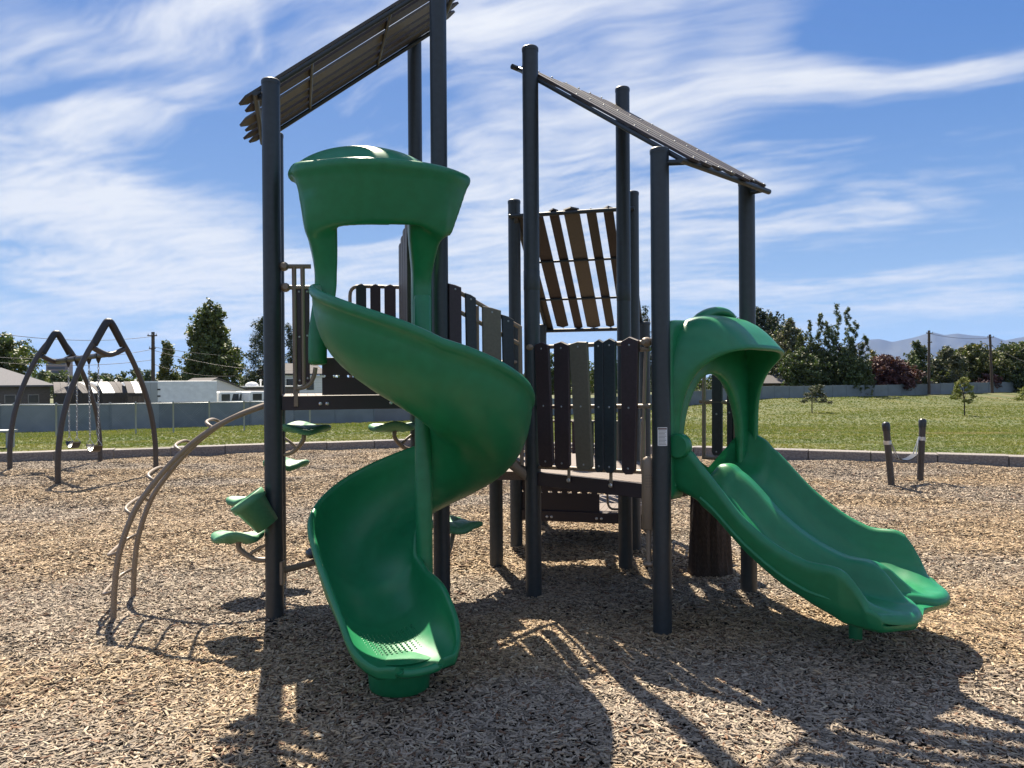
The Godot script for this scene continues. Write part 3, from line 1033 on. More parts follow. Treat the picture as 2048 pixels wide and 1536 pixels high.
func make_guards() -> void:
	# guard of the middle deck, boards placed from the photograph
	var a := fb(0, 0, 0)
	var b := fb(SIDE, 0, 0)
	var xf := frame_of(a, b, true)
	var G := hold("guard_panel", PS, "guard of uneven dark, blue and taupe boards before the middle deck")
	px_board(G, M.purple, xf, a, b, [1077, 1104, 690, 691, 1085, 1114, 933])
	px_board(G, M.purple, xf, a, b, [1115, 1145, 688, 690, 1117, 1147, 937])
	px_board(G, M.taupe, xf, a, b, [1146, 1181, 689, 684, 1160, 1192, 940], 0.012)
	px_board(G, M.blue_slat, xf, a, b, [1195, 1214, 685, 685, 1197, 1215, 943])
	px_board(G, M.blue_slat, xf, a, b, [1215, 1238, 683, 683, 1216, 1237, 945])
	px_board(G, M.purple, xf, a, b, [1249, 1284, 684, 681, 1251, 1277, 948], 0.03)
	for r in [[1072, 695, 1302, 684], [1072, 814, 1302, 812], [1080, 934, 1290, 944], [1280, 699, 1300, 698]]:
		rail(G, [on_plane(r[0], r[1], a, b), on_plane(r[2], r[3], a, b)])
	rail(G, [on_plane(1292, 690, a, b), on_plane(1284, 938, a, b)], 0.012)
	for p in [[1068, 695], [1298, 684]]:
		clamp_knob(G, on_plane(p[0], p[1], a, b) + xf.basis.z * 0.02, xf.basis.z)
	for p in [[1142, 938, 960], [1226, 944, 970]]:
		var s := begin()
		var top := on_plane(p[0], p[1], a, b)
		var low := on_plane(p[0], p[2], a, b)
		box(s, Transform3D(xf.basis, (top + low) / 2 + xf.basis.z * 0.024), Vector3(0.026, top.y - low.y + 0.03, 0.012), 0.003)
		put("foot", s, M.tan, G)
		bolts(G, Transform3D(xf.basis, Vector3.ZERO), [xf.basis.inverse() * (low + xf.basis.z * 0.031)], 0.017)
	# guard of the flight of stairs
	a = fa(SIDE, 0.0, 0)
	b = fb(0, 0, 0)
	xf = frame_of(a, b, true)
	G = hold("guard_panel", PS, "stepped guard of boards along the stairs")
	px_board(G, M.purple, xf, a, b, [894, 919, 568, 576, 896, 921, 830], 0.004)
	px_board(G, M.blue_slat, xf, a, b, [927, 948, 587, 597, 932, 953, 850], 0.006)
	px_board(G, M.taupe, xf, a, b, [961, 998, 613, 622, 964, 1000, 880], 0.004)
	px_board(G, M.blue_slat, xf, a, b, [1000, 1023, 630, 640, 1006, 1027, 905], 0.006)
	for r in [[886, 566, 1042, 656], [886, 606, 1042, 690]]:
		rail(G, [on_plane(r[0], r[1], a, b), on_plane(r[2], r[3], a, b)])
	rail(G, [on_plane(1040, 655, a, b), on_plane(1044, 930, a, b)])
	rail(G, [on_plane(955, 612, a, b), on_plane(957, 860, a, b)], 0.012)
	# guard of the high deck between the front post and the slide hood
	a = fa(0, 0, 0)
	b = fa(SIDE, 0, 0)
	xf = frame_of(a, b, true)
	G = hold("guard_panel", PS, "narrow tan bar guard beside the spiral slide hood")
	for r in [[566, 533, 622, 533], [570, 575, 620, 575], [588, 535, 591, 790], [605, 535, 608, 770]]:
		rail(G, [on_plane(r[0], r[1], a, b), on_plane(r[2], r[3], a, b)])
	rail(G, bend(on_plane(591, 777, a, b), on_plane(628, 778, a, b), on_plane(631, 735, a, b), 8))
	px_board(G, M.purple, xf, a, b, [593, 603, 578, 578, 595, 604, 770], 0.0, -0.015)
	px_board(G, M.purple, xf, a, b, [609, 619, 578, 578, 611, 620, 765], 0.0, -0.015)
	for p in [[568, 533], [571, 575]]: clamp_knob(G, on_plane(p[0], p[1], a, b), xf.basis.z)
	var s := begin()
	box(s, Transform3D(xf.basis, on_plane(592, 798, a, b) + xf.basis.z * 0.022), Vector3(0.03, 0.11, 0.012), 0.003)
	put("foot", s, M.tan, G)
	# the other sides
	barrier("rounded guard at the back of the high deck", fa(0.62, SIDE, 0), fa(SIDE - 0.08, SIDE, 0), DECK_A + 0.08, DECK_A + 0.95, [[0.09, M.blue_slat], [0.09, M.purple], [0.1, M.purple], [0.09, M.blue_slat]], true)
	# tall panel seen almost edge on
	G = hold("tall_panel", PS, "tall brown panel standing edge-on behind the hood")
	var pa := at(823, 700, 5.98)
	var pb := at(802, 700, 6.75)
	pa.y = 0.0
	pb.y = 0.0
	xf = frame_of(pa, pb, true)
	for i in 4:
		board(G, "slat", M.roof_brown, xf, Vector2(0.165 * i, 2.98 - 0.03 * i), Vector2(0.165 * i + 0.15, 2.98 - 0.03 * i), Vector2(0.165 * i + 0.15, DECK_A + 0.04), Vector2(0.165 * i, DECK_A + 0.04), 0.01, 0.03, 0.0)
	for h in [1.95, 2.7]: rail(G, [xf * Vector3(0, h, -0.02), xf * Vector3(0.64, h, -0.02)])
	# back of the middle deck, seen through the hood
	a = fb(SIDE, SIDE, 0)
	b = fb(0, SIDE, 0)
	xf = frame_of(a, b, true)
	G = hold("guard_panel", PS, "tan framed guard with dark boards seen through the double slide hood")
	for r in [[1408, 730, 1408, 918], [1400, 803, 1470, 805]]:
		rail(G, [on_plane(r[0], r[1], a, b), on_plane(r[2], r[3], a, b)])
	rail(G, bend(on_plane(1408, 915, a, b), on_plane(1440, 917, a, b), on_plane(1455, 917, a, b), 3) + bend(on_plane(1458, 917, a, b), on_plane(1471, 917, a, b), on_plane(1471, 895, a, b), 5) + [on_plane(1471, 730, a, b)])
	rail(G, [on_plane(1400, 735, a, b), on_plane(1474, 735, a, b)])
	px_board(G, M.blue_slat, xf, a, b, [1425, 1445, 745, 745, 1425, 1445, 911], 0.02, -0.012)
	px_board(G, M.blue_slat, xf, a, b, [1455, 1467, 745, 745, 1455, 1467, 905], 0.02, -0.012)
	s = begin()
	tube(s, [on_plane(1452, 917, a, b), on_plane(1452, 940, a, b)], 0.012, 8)
	put("foot", s, M.tan, G)
	# low deck: hand loops and side guards
	barrier("guard on the far side of the low deck", fc(SIDE - 0.1, SIDE, 0), fc(0.1, SIDE, 0), DECK_C + 0.15, DECK_C + 0.85, [[0.11, M.purple], [0.11, M.taupe], [0.11, M.purple], [0.11, M.blue_slat], [0.11, M.purple]])
	barrier("rounded guard beside the low deck", fc(SIDE, 0.15, 0), fc(SIDE, SIDE - 0.1, 0), DECK_C + 0.12, DECK_C + 0.9, [[0.11, M.blue_slat], [0.11, M.purple], [0.11, M.blue_slat], [0.1, M.purple]], true)
	barrier("guard between the low deck and the stairs", fa(SIDE + 0.42, 1.1, 0), fc(0.02, -0.05, 0), DECK_B + 0.06, DECK_B + 0.92, [[0.11, M.taupe], [0.11, M.purple], [0.11, M.blue_slat], [0.12, M.taupe], [0.11, M.purple]])
	G = hold("hand_loop", PS, "tan hand loop by the low deck")
	var hx := fc(0.98, 0.1, 0)
	rail(G, bend(hx + Vector3(-0.05, 0.52, 0), hx + Vector3(-0.05, 0.42, 0), hx + Vector3(0.02, 0.42, 0), 5) + [hx + Vector3(0.13, 0.42, 0)], 0.012)
	rail(G, [hx + Vector3(-0.05, 0.52, 0), hx + Vector3(-0.05, 0.88, 0)], 0.012)
	# speaking tube on the front post
	var q := fb(SIDE, 0, 0)
	G = hold("speaking_tube", PS, "tan speaking tube with a pierced rounded head clamped to the front post")
	var c := at(1296, 1000, 5.28)
	s = begin()
	var rings := []
	for e in [[0.495, 0.015, 0.02], [0.485, 0.04, 0.035], [0.462, 0.056, 0.046], [0.43, 0.0605, 0.05], [0.0, 0.0605, 0.05], [-0.005, 0.05, 0.04]]:
		var ring := PackedVector3Array()
		for i in 24: ring.append(Vector3(c.x, 0.70, c.z) + Vector3(cos(TAU * i / 24) * e[1] * 0.72, e[0], sin(TAU * i / 24) * e[2] * 0.72))
		rings.append(ring)
	loft(s, rings)
	put("tube_body", s, M.tan, G)
	for i in 5:
		for j in 4:
			s = begin()
			box(s, Transform3D(Basis(), Vector3(c.x - 0.018 + 0.012 * j, 0.70 + 0.29 + 0.02 * i, c.z + 0.0345)), Vector3(0.004, 0.004, 0.004))
			put("sound_hole", s, M.black, G)
	s = begin()
	tube(s, [Vector3(c.x + 0.004, 0.71, c.z), Vector3(c.x + 0.004, 0.47, c.z)], 0.017, 12)
	put("stem", s, M.tan, G)
	s = begin()
	lathe(s, Transform3D(Basis(), Vector3(c.x + 0.004, 0.46, c.z)), [Vector2(0.03, -0.014), Vector2(0.042, -0.008), Vector2(0.042, 0.006), Vector2(0.02, 0.014)], 20)
	put("foot_disc", s, M.tan, G)
	for h in [1.10, 0.85]:
		s = begin()
		box(s, Transform3D(Basis(), Vector3(c.x + 0.054, h, c.z + 0.03)), Vector3(0.052, 0.082, 0.05), 0.01)
		put("clamp", s, M.tan, G)
		bolts(G, Transform3D(Basis(), Vector3(c.x + 0.052, h - 0.022, c.z + 0.056)), [Vector3.ZERO], 0.009)
	# warning label on the post
	G = hold("warning_label", PS, "white printed label on the front post")
	var lc := Vector3(q.x, 0, q.z)
	var face := atan2(EYE.x - q.x + 0.05, EYE.z - q.z)
	s = begin()
	for part in [[M.sticker, "paper", 0.0, 1.0, -1.0, 1.0, 0.0645], [M.ink_head, "header", 0.88, 0.955, -0.9, 0.9, 0.0650]]:
		s = begin()
		var lo := PackedVector3Array()
		var y0: float = 1.275 + 0.125 * part[2]
		var y1: float = 1.275 + 0.125 * part[3]
		var ring_in := []
		for i in 9:
			var an: float = face + 0.12 + lerpf(part[4], part[5], i / 8.0) * 0.52
			ring_in.append(an)
		var rr := []
		for i in 9:
			var d0 := Vector3(sin(ring_in[i]), 0, cos(ring_in[i]))
			var rad: float = part[6]
			rr.append(PackedVector3Array([lc + d0 * 0.0638 + Vector3(0, y0, 0), lc + d0 * rad + Vector3(0, y0, 0), lc + d0 * rad + Vector3(0, y1, 0), lc + d0 * 0.0638 + Vector3(0, y1, 0)]))
		loft(s, rr, true, true)
		put(part[1], s, part[0], G)
	for k in 11:
		s = begin()
		var y := 1.283 + 0.0092 * k
		var rr := []
		for i in 7:
			var an: float = face + 0.12 + lerpf(-0.78, 0.78 - 0.25 * ((k * 7) % 3) * 0.5, i / 6.0) * 0.52
			var d0 := Vector3(sin(an), 0, cos(an))
			rr.append(PackedVector3Array([lc + d0 * 0.0640 + Vector3(0, y, 0), lc + d0 * 0.0650 + Vector3(0, y, 0), lc + d0 * 0.0650 + Vector3(0, y + 0.003, 0), lc + d0 * 0.0640 + Vector3(0, y + 0.003, 0)]))
		loft(s, rr, true, true)
		put("print_line", s, M.ink, G)

# ---------------------------------------------------------------- slides
# ring of a moulded chute: inner skin, rolled rim, outer skin, rolled rim; lat = sideways, up = up
func chute_ring(o: Vector3, lat: Vector3, up: Vector3, prof: Array, th: float, lip: float) -> PackedVector3Array:
	var ring := PackedVector3Array()
	var n := prof.size()
	for p in prof: ring.append(o + lat * p.x + up * p.y)
	var e: Vector2 = prof[n - 1]
	for q in [[0.25, 0.55], [0.65, 0.75], [1.05, 0.55], [1.3, 0.0], [1.25, -0.7], [0.95, -1.25]]: ring.append(o + lat * (e.x + q[0] * lip) + up * (e.y + q[1] * lip))
	for i in range(n - 1, -1, -1):
		var a: Vector2 = prof[maxi(i - 1, 0)]
		var b: Vector2 = prof[mini(i + 1, n - 1)]
		var t := (b - a).normalized()
		var nn := Vector2(t.y, -t.x)
		var p: Vector2 = prof[i] + nn * th
		if i == n - 1 or i == 0: p += Vector2(0, -1.5 * lip)
		elif i == n - 2 or i == 1: p += Vector2(0, -0.5 * lip)
		ring.append(o + lat * p.x + up * p.y)
	e = prof[0]
	for q in [[-0.95, -1.25], [-1.25, -0.7], [-1.3, 0.0], [-1.05, 0.55], [-0.65, 0.75], [-0.25, 0.55]]: ring.append(o + lat * (e.x + q[0] * lip) + up * (e.y + q[1] * lip))
	return ring

func chute_loft(s: SurfaceTool, rings: Array, n: int) -> void:      # rings of chute_ring: n inner points, 6 of lip, n outer, 6 of lip
	var side := PackedVector3Array()
	var ends := PackedVector3Array()
	var m: int = rings[0].size()
	for k in rings.size() - 1:
		for i in m:
			var j := (i + 1) % m
			side.append_array([rings[k][i], rings[k][j], rings[k + 1][j], rings[k][i], rings[k + 1][j], rings[k + 1][i]])
	for e in 2:
		var q: PackedVector3Array = rings[0 if e == 0 else rings.size() - 1]
		var tri := PackedVector3Array()
		for i in n - 1:
			var o := n + 6 + (n - 1 - i)
			tri.append_array([q[i], q[i + 1], q[o - 1], q[i], q[o - 1], q[o]])
		for i in 6:
			tri.append_array([q[n + 6], q[n - 1 + i], q[n + i]])
			var a := 2 * n + 6 + i
			tri.append_array([q[2 * n + 5], q[a], q[(a + 1) % m]] if i < 5 else [q[2 * n + 5], q[a], q[0]])
		if e == 0: ends.append_array(tri)
		else:
			for i in range(0, tri.size(), 3): ends.append_array([tri[i], tri[i + 2], tri[i + 1]])
	emit(s, side, ends)
func make_spiral() -> void:
	var S := hold("spiral_slide", PS, "green spiral slide winding once round its column, with a hood at the top")
	var c := at(847, 900, 5.02)
	var cx := c.x
	var cd := -c.z
	var R := 0.385
	# heading 0 = straight out of the high deck towards the viewer; the chute turns to its left hand round the column
	var base := deg_to_rad(15.5)
	var rings := []
	var NS := 110
	var turn := deg_to_rad(372.0)
	var e0 := 0.50     # straight run at the top
	var e1 := 0.93     # straight run at the foot
	var total := e0 + R * turn + e1
	var hts := [[0.0, 1.90], [e0, 1.83], [e0 + R * PI * 0.25, 1.66], [e0 + R * PI * 0.5, 1.44], [e0 + R * PI, 1.07], [e0 + R * PI * 1.5, 0.75], [e0 + R * PI * 2.0, 0.40], [e0 + R * turn + 0.2, 0.245], [total, 0.175]]
	var end_l := 0.30
	var tips := []
	for k in NS + 1:
		var q := total * k / NS
		var th := clampf((q - e0) / R, 0.0, turn)
		# at th = 0 the chute is at the column's side given by -u
		var ang := base + PI + th            # plan angle from the column, in (x, depth) with depth growing away
		var px := cx + R * cos(ang)
		var pd := cd + R * sin(ang)
		var hd := Vector2(-sin(ang), cos(ang))          # direction of travel in (x, depth)
		if q < e0:
			px -= hd.x * (e0 - q); pd -= hd.y * (e0 - q)
		elif q > e0 + R * turn:
			px += hd.x * (q - e0 - R * turn); pd += hd.y * (q - e0 - R * turn)
		var y := table(hts, q)
		var lat := Vector3(hd.y, 0, hd.x)                # towards the outside of the turn
		if lat.dot(Vector3(cos(ang), 0, -sin(ang))) < 0: lat = -lat
		var left := total - q
		var flare := smoothstep(0.75, 0.0, left)
		var w_out := table([[0.0, 0.24], [e0 * 0.6, 0.25], [e0, 0.29], [e0 + 0.5, 0.30], [total - 0.7, 0.31], [total - 0.2, 0.30], [total, 0.28]], q)
		var w_in := table([[0.0, 0.30], [e0, 0.30], [e0 + 0.25, 0.31], [total - 0.8, 0.31], [total - 0.3, 0.30], [total, 0.28]], q)
		if left < end_l:
			var f := sqrt(maxf(1.0 - pow(1.0 - left / end_l, 2.2), 0.0)) * 0.62 + 0.38
			w_out *= f; w_in *= f
			y += 0.035 * pow(1.0 - left / end_l, 3.0)
		var h_out := table([[0.0, 0.46], [e0, 0.48], [e0 + 0.6, 0.50], [e0 + 1.2, 0.47], [total - 1.3, 0.44], [total - 0.7, 0.37], [total - 0.32, 0.22], [total - 0.08, 0.06], [total, 0.02]], q)
		var h_in := table([[0.0, 0.22], [e0 * 0.6, 0.22], [e0 + 0.2, 0.18], [e0 + 1.6, 0.16], [total - 1.2, 0.20], [total - 0.75, 0.26], [total - 0.45, 0.27], [total - 0.22, 0.16], [total - 0.06, 0.05], [total, 0.02]], q)
		var prof := []
		var np := 22
		for i in np + 1:
			var f := PI * i / np
			var sx := -cos(f)
			var sy := 1.0 - pow(sin(f), 0.85)
			prof.append(Vector2(sx * (w_in if sx < 0 else w_out), sy * (h_in if sx < 0 else h_out)))
		rings.append(chute_ring(Vector3(px, y, -pd), lat, Vector3.UP, prof, 0.024, lerpf(0.034, 0.024, flare)))
		if k == NS or k == NS - 12: tips.append([Vector3(px, y, -pd), lat, prof])
	var s := begin()
	chute_loft(s, rings, 23)
	# rolled front lip
	var bead := []
	for q in tips[1][2]: bead.append(tips[1][0] + tips[1][1] * q.x + Vector3(0, q.y - 0.012, 0))
	tube(s, bead, 0.024, 10)
	put("chute", s, M.green, S)
	var endp: Vector3 = Vector3.ZERO
	for p in rings[NS - 9]: endp += p
	endp /= rings[0].size()
	# column
	s = begin()
	lathe(s, Transform3D(Basis(), Vector3(cx, 0, -cd)), [Vector2(0.056, 0.25), Vector2(0.056, 2.26), Vector2(0.05, 2.28)], 24)
	put("column", s, M.green, S)
	# moulded foot and its black leg
	s = begin()
	var fr_ := []
	for e in [[0.0, 0.152, 0.13], [0.015, 0.167, 0.145], [0.09, 0.174, 0.155], [0.155, 0.187, 0.17], [0.20, 0.21, 0.19]]:
		var ring := PackedVector3Array()
		for i in 32: ring.append(Vector3(endp.x + cos(TAU * i / 32) * e[1], e[0], endp.z + sin(TAU * i / 32) * e[2]))
		fr_.append(ring)
	loft(s, fr_)
	put("moulded_foot", s, M.green, S)
	s = begin()
	lathe(s, Transform3D(Basis(), Vector3(endp.x + 0.01, 0, endp.z + 0.01)), [Vector2(0.028, -0.2), Vector2(0.028, 0.14)], 14)
	put("leg", s, M.black, S)
	# raised dots on the landing
	s = begin()
	var hd2: Vector3 = (tips[1][0] - tips[0][0]).normalized()
	for i in 12:
		for j in 11:
			var lx := (i - 5.5) * 0.029
			if absf(lx) < 0.01: continue
			var base_p: Vector3 = tips[0][0] + tips[0][1] * lx + hd2 * (j * 0.026 - 0.15)
			var up := 0.29 * (1.0 - pow(maxf(1.0 - pow(lx / 0.30, 2.0), 0.0), 0.425)) * lerpf(1.0, 0.55, j / 8.0)
			ball(s, base_p + Vector3(0, up + 0.004 - 0.10 * (j * 0.026 - 0.15), 0), 0.0075, 4, Vector3(1, 0.7, 1.4))
	put("tread_dots", s, M.green, S).set_meta("kind", "stuff")
	# hood: band, dome and two legs blended into one moulding; x along the deck edge, y up, z out of the deck
	s = begin()
	var f := func(x: float, y: float, z: float) -> float:
		var k := (x - 0.70) / 0.62
		var a0 := 0.06 + 0.36 * (1.0 - k * k) + 0.10 * smoothstep(0.7, 1.35, x)
		var lean := (y - 2.80) * 0.28
		var t := absf(z - a0 - lean) - 0.028
		var top := 3.18 + 0.015 * (x - 0.7)
		var side := maxf(x - (1.235 + 0.36 * (y - 2.76)), (0.25 - 0.24 * (y - 2.80)) - x)
		var under := 2.775 + 0.03 * k - 0.05 * smoothstep(0.95, 1.15, x) - y
		var band := smax(smax(t, side, 0.035), smax(y - top, under, 0.03), 0.04)
		# roof plate from the band back to the deck, and a low dome on it
		var plate := smax(smax(absf(y - 3.17) - 0.028, side, 0.05), smax(z - a0 - 0.12, -0.04 - z, 0.04), 0.05)
		var e := Vector3((x - 0.66) / 0.58, (y - 3.06) / 0.335, (z - 0.06) / 0.36)
		var dome := smax((e.length() - 1.0) * 0.33, 3.15 - y, 0.03)
		var xl := 0.275 - 0.24 * (y - 2.80)
		var cheek := smax(smax(absf(x - xl) - 0.028, maxf(z - a0 - lean, 0.0 - z), 0.05), smax(y - top, 2.78 - y, 0.04), 0.05)
		band = smin(band, cheek, 0.06)
		# legs
		var l1 := leg_field(x, y, z, 0.365 - 0.06 * smoothstep(2.45, 1.95, y) - 0.03 * smoothstep(2.5, 2.85, y), 0.074 + 0.03 * smoothstep(2.45, 2.85, y) - 0.012 * smoothstep(2.3, 1.9, y), 0.08 + 0.10 * smoothstep(2.4, 2.9, y) + 0.03 * smoothstep(2.3, 1.9, y), 0.13, 1.84, 2.95)
		var l2 := leg_field(x, y, z, 1.045, 0.07 + 0.05 * smoothstep(2.45, 2.85, y), 0.05 + 0.20 * smoothstep(2.4, 2.9, y), 0.085, 1.72, 2.95)
		return smin(smin(smin(band, plate, 0.05), dome, 0.05), smin(l1, l2, 0.01), 0.07)
	nets(s, Vector3(0.05, 1.80, -0.18), Vector3(1.42, 3.46, 0.66), 0.0175, f, func(p: Vector3): return fa(p.x, -0.10 - p.z, p.y))
	put("hood", s, M.green, S)
func leg_field(x: float, y: float, z: float, cx: float, w: float, zc: float, dz: float, y0: float, y1: float) -> float:
	var dx := absf(x - cx) - w
	var d2 := absf(z - zc) - dz
	return smax(smax(dx, d2, 0.05), maxf(y0 - y, y - y1), 0.02)

func make_double_slide() -> void:
	var S := hold("double_slide", PS, "green double slide with two side by side chutes and an arched hood")
	var mid := fb(SIDE, SIDE * 0.5, 0)
	var n := (fb(1, 0, 0) - fb(0, 0, 0))          # down the slide
	var w := (fb(0, 1, 0) - fb(0, 0, 0))          # from the near chute to the far one
	var L := 1.47
	var floor_t := [[0.0, 1.005], [0.10, 0.985], [0.25, 0.90], [0.60, 0.615], [0.92, 0.435], [1.15, 0.392], [1.30, 0.378], [L, 0.372]]
	var near_t := [[0.0, 0.30], [0.10, 0.28], [0.35, 0.20], [0.6, 0.165], [0.92, 0.18], [1.10, 0.20], [1.22, 0.205], [1.31, 0.185], [1.38, 0.14], [1.43, 0.085], [L, 0.02]]
	var mid_t := [[0.0, 0.0], [0.05, 0.03], [0.12, 0.13], [0.25, 0.165], [0.6, 0.155], [1.0, 0.165], [1.22, 0.175], [1.33, 0.15], [1.40, 0.10], [1.44, 0.055], [L, 0.02]]
	var far_t := [[0.0, 0.30], [0.10, 0.29], [0.45, 0.25], [0.92, 0.24], [1.14, 0.265], [1.26, 0.255], [1.34, 0.21], [1.40, 0.145], [1.44, 0.08], [L, 0.02]]
	var hw := 0.49
	var s := begin()
	var rings := []
	var ni := 49
	for k in 98:
		var a := L * minf(k / 89.0, 1.0)
		var fl := table(floor_t, a)
		var roll := clampf((k - 89) / 8.0, 0.0, 1.0) * PI * 0.5
		var hn := table(near_t, a)
		var hm := table(mid_t, a)
		var hf := table(far_t, a)
		var wid := hw * (1.0 + 0.03 * smoothstep(0.9, 1.25, a))
		var prof := []
		for i in ni:
			var x := lerpf(-1.0, 1.0, i / (ni - 1.0))
			# two channels with a ridge between
			var chan := absf(x) * 2.0 - 1.0            # -1 at the ridge, 1 at the wall
			var y := 0.0
			if chan > 0: y = (hn if x < 0 else hf) * (1.0 - sqrt(maxf(1.0 - pow(chan, 2.0), 0.0)))
			else: y = hm * (0.5 + 0.5 * cos(PI * clampf((1.0 + chan - 0.13) / 0.55, 0.0, 1.0)))
			prof.append(Vector2(x * wid, y))
		var low := -0.055
		low = lerpf(-0.055, -0.105, smoothstep(0.9, 1.25, a))
		fl -= 0.052 * (1.0 - cos(roll))
		low += 0.103 * (1.0 - cos(roll))
		var o := mid + n * (a + 0.055 * sin(roll)) + Vector3(0, fl, 0)
		var q := PackedVector2Array()
		for v in prof: q.append(v)
		var en: Vector2 = prof[ni - 1]
		var e0: Vector2 = prof[0]
		var skirt := []
		for f in [[0.010, 0.020], [0.028, 0.026], [0.046, 0.014], [0.054, -0.012], [0.050, -0.045]]: skirt.append(f)
		var ks := (1.0 - 0.55 * smoothstep(1.22, L, a)) * maxf(cos(roll), 0.04)
		for side in 2:
			var c: Vector2 = en if side == 0 else e0
			var sg := 1.0 if side == 0 else -1.0
			var span := c.y - low
			var pts := []
			for f in skirt: pts.append(c + Vector2(sg * f[0] * ks, minf(f[1], 0.4 * span) * ks if f[1] > 0.0 else -minf(-f[1] * ks, 0.4 * span)))
			pts.append(Vector2(c.x + sg * 0.036 * ks, low + maxf(0.42 * span, minf(0.06, 0.5 * span))) if span < 0.14 else Vector2(c.x + sg * 0.036 * ks, minf(c.y - 0.055, maxf(low + 0.06, 0.02))))
			pts.append(Vector2(c.x + sg * 0.022 * ks, low + minf(0.035, 0.25 * span)))
			pts.append(Vector2(c.x - sg * 0.02, low + minf(0.006, 0.05 * span)))
			if side == 1: pts.reverse()
			if side == 1:
				for f in [0.6, 0.2, -0.2, -0.6]: q.append(Vector2(wid * f, low))
			for v in pts: q.append(v)
		# the foot ends in two rounded lips
		var ring := PackedVector3Array()
		var fade := smoothstep(L - 0.42, L, a)
		for v in q:
			var lx := clampf(v.x / (wid + 0.03), -1.0, 1.0)
			var ch := absf(absf(lx) - 0.5) * 2.0
			ring.append(o + w * v.x + Vector3(0, v.y, 0) - n * (fade * 0.16 * pow(clampf(ch, 0.0, 1.0), 2.2)))
		rings.append(ring)
	loft(s, rings)
	put("chute", s, M.green, S)
	s = begin()
	var lp := mid + n * 1.05 + w * 0.02
	lathe(s, Transform3D(Basis(), Vector3(lp.x, 0, lp.z)), [Vector2(0.041, -0.2), Vector2(0.041, 0.36)], 20)
	put("leg", s, M.green, S)
	# moulded groove line on the near flank
	s = begin()
	var line := []
	for k in 20:
		var a := lerpf(0.25, 1.12, k / 19.0)
		line.append(mid + n * a - w * (hw + 0.036) + Vector3(0, table(floor_t, a) + 0.03, 0))
	tube(s, line, 0.013, 8)
	put("side_bead", s, M.green, S)
	# hood: arch over the deck opening that flares forward at the top
	s = begin()
	rings = []
	var nr := 60
	for k in nr + 1:
		var ph := PI * k / nr
		var cs := -cos(ph)
		var sn := sin(ph)
		var l := signf(cs) * pow(absf(cs), 0.55) * 0.565
		var b0 := lerpf(0.98, 1.24, (cs + 1.0) / 2.0)
		var hb := b0 + (2.13 - b0) * pow(sn, 0.42) - 0.03 * cs
		var af := 0.10 + 0.38 * pow(sn, 1.6) + 0.03 * cs
		var drop := 0.17 * pow(sn, 1.3) + 0.02
		var inw := -signf(cs) * pow(absf(cs), 0.8)
		var ring := PackedVector3Array()
		var outn := (w * cs * 0.9 + Vector3.UP * pow(sn, 0.8)).normalized()
		var pts := []
		for i in 9:
			var v := i / 8.0
			var lift := 0.055 * sin(v * PI) * sn
			pts.append(mid + w * (l * (1.0 - 0.10 * v)) + n * (af * v - 0.02) + Vector3(0, hb - drop * v * v + lift, 0))
		for i in 9: ring.append(pts[i] + outn * 0.022)
		ring.append(pts[8] + n * 0.024)
		ring.append(pts[8] + n * 0.018 - outn * 0.02)
		for i in range(8, -1, -1): ring.append(pts[i] - outn * 0.022)
		ring.append(pts[0] - n * 0.012)
		rings.append(ring)
	loft(s, rings)
	# back wall of the arch that fills the upper corners
	put("hood", s, M.green, S)
	s = begin()
	var f := func(x: float, y: float, z: float) -> float:
		var outer := smax(absf(x) - 0.575, y - (2.135 - 0.05 * x - 0.10 * x * x), 0.10)
		var e := Vector2(x / 0.40, (y - 1.20) / 0.56)
		var hole := -(e.length() - 1.0) * 0.40
		if y < 1.20: hole = 0.40 - absf(x)
		var eye := 0.045 - Vector2((x + 0.47) * 1.5, y - 1.86).length()
		return smax(smax(smax(outer, hole, 0.06), absf(z) - 0.035, 0.03), maxf(0.90 - y, eye), 0.01)
	nets(s, Vector3(-0.62, 0.86, -0.08), Vector3(0.62, 2.22, 0.08), 0.02, f, func(p: Vector3): return mid + w * p.x + n * (p.z + 0.02) + Vector3(0, p.y, 0))
	put("hood_arch", s, M.green, S)
	# grip on top
	s = begin()
	tube(s, smooth_line([mid - w * 0.28 + n * 0.05 + Vector3(0, 2.09, 0), mid - w * 0.18 + n * 0.07 + Vector3(0, 2.175, 0), mid - w * 0.02 + n * 0.09 + Vector3(0, 2.215, 0), mid + w * 0.14 + n * 0.09 + Vector3(0, 2.19, 0), mid + w * 0.24 + n * 0.07 + Vector3(0, 2.10, 0)], 7), 0.036, 14, 1.5)
	put("grip", s, M.green, S)
	# round boss where the rim meets the hood
	s = begin()
	var bp := mid - w * 0.535 + n * 0.10 + Vector3(0, 1.27, 0)
	lathe(s, Transform3D(Basis(n.normalized(), w.normalized(), n.normalized().cross(w.normalized())), bp), [Vector2(0.075, -0.035), Vector2(0.085, -0.02), Vector2(0.085, 0.02), Vector2(0.07, 0.035)], 24)
	put("boss", s, M.green, S)

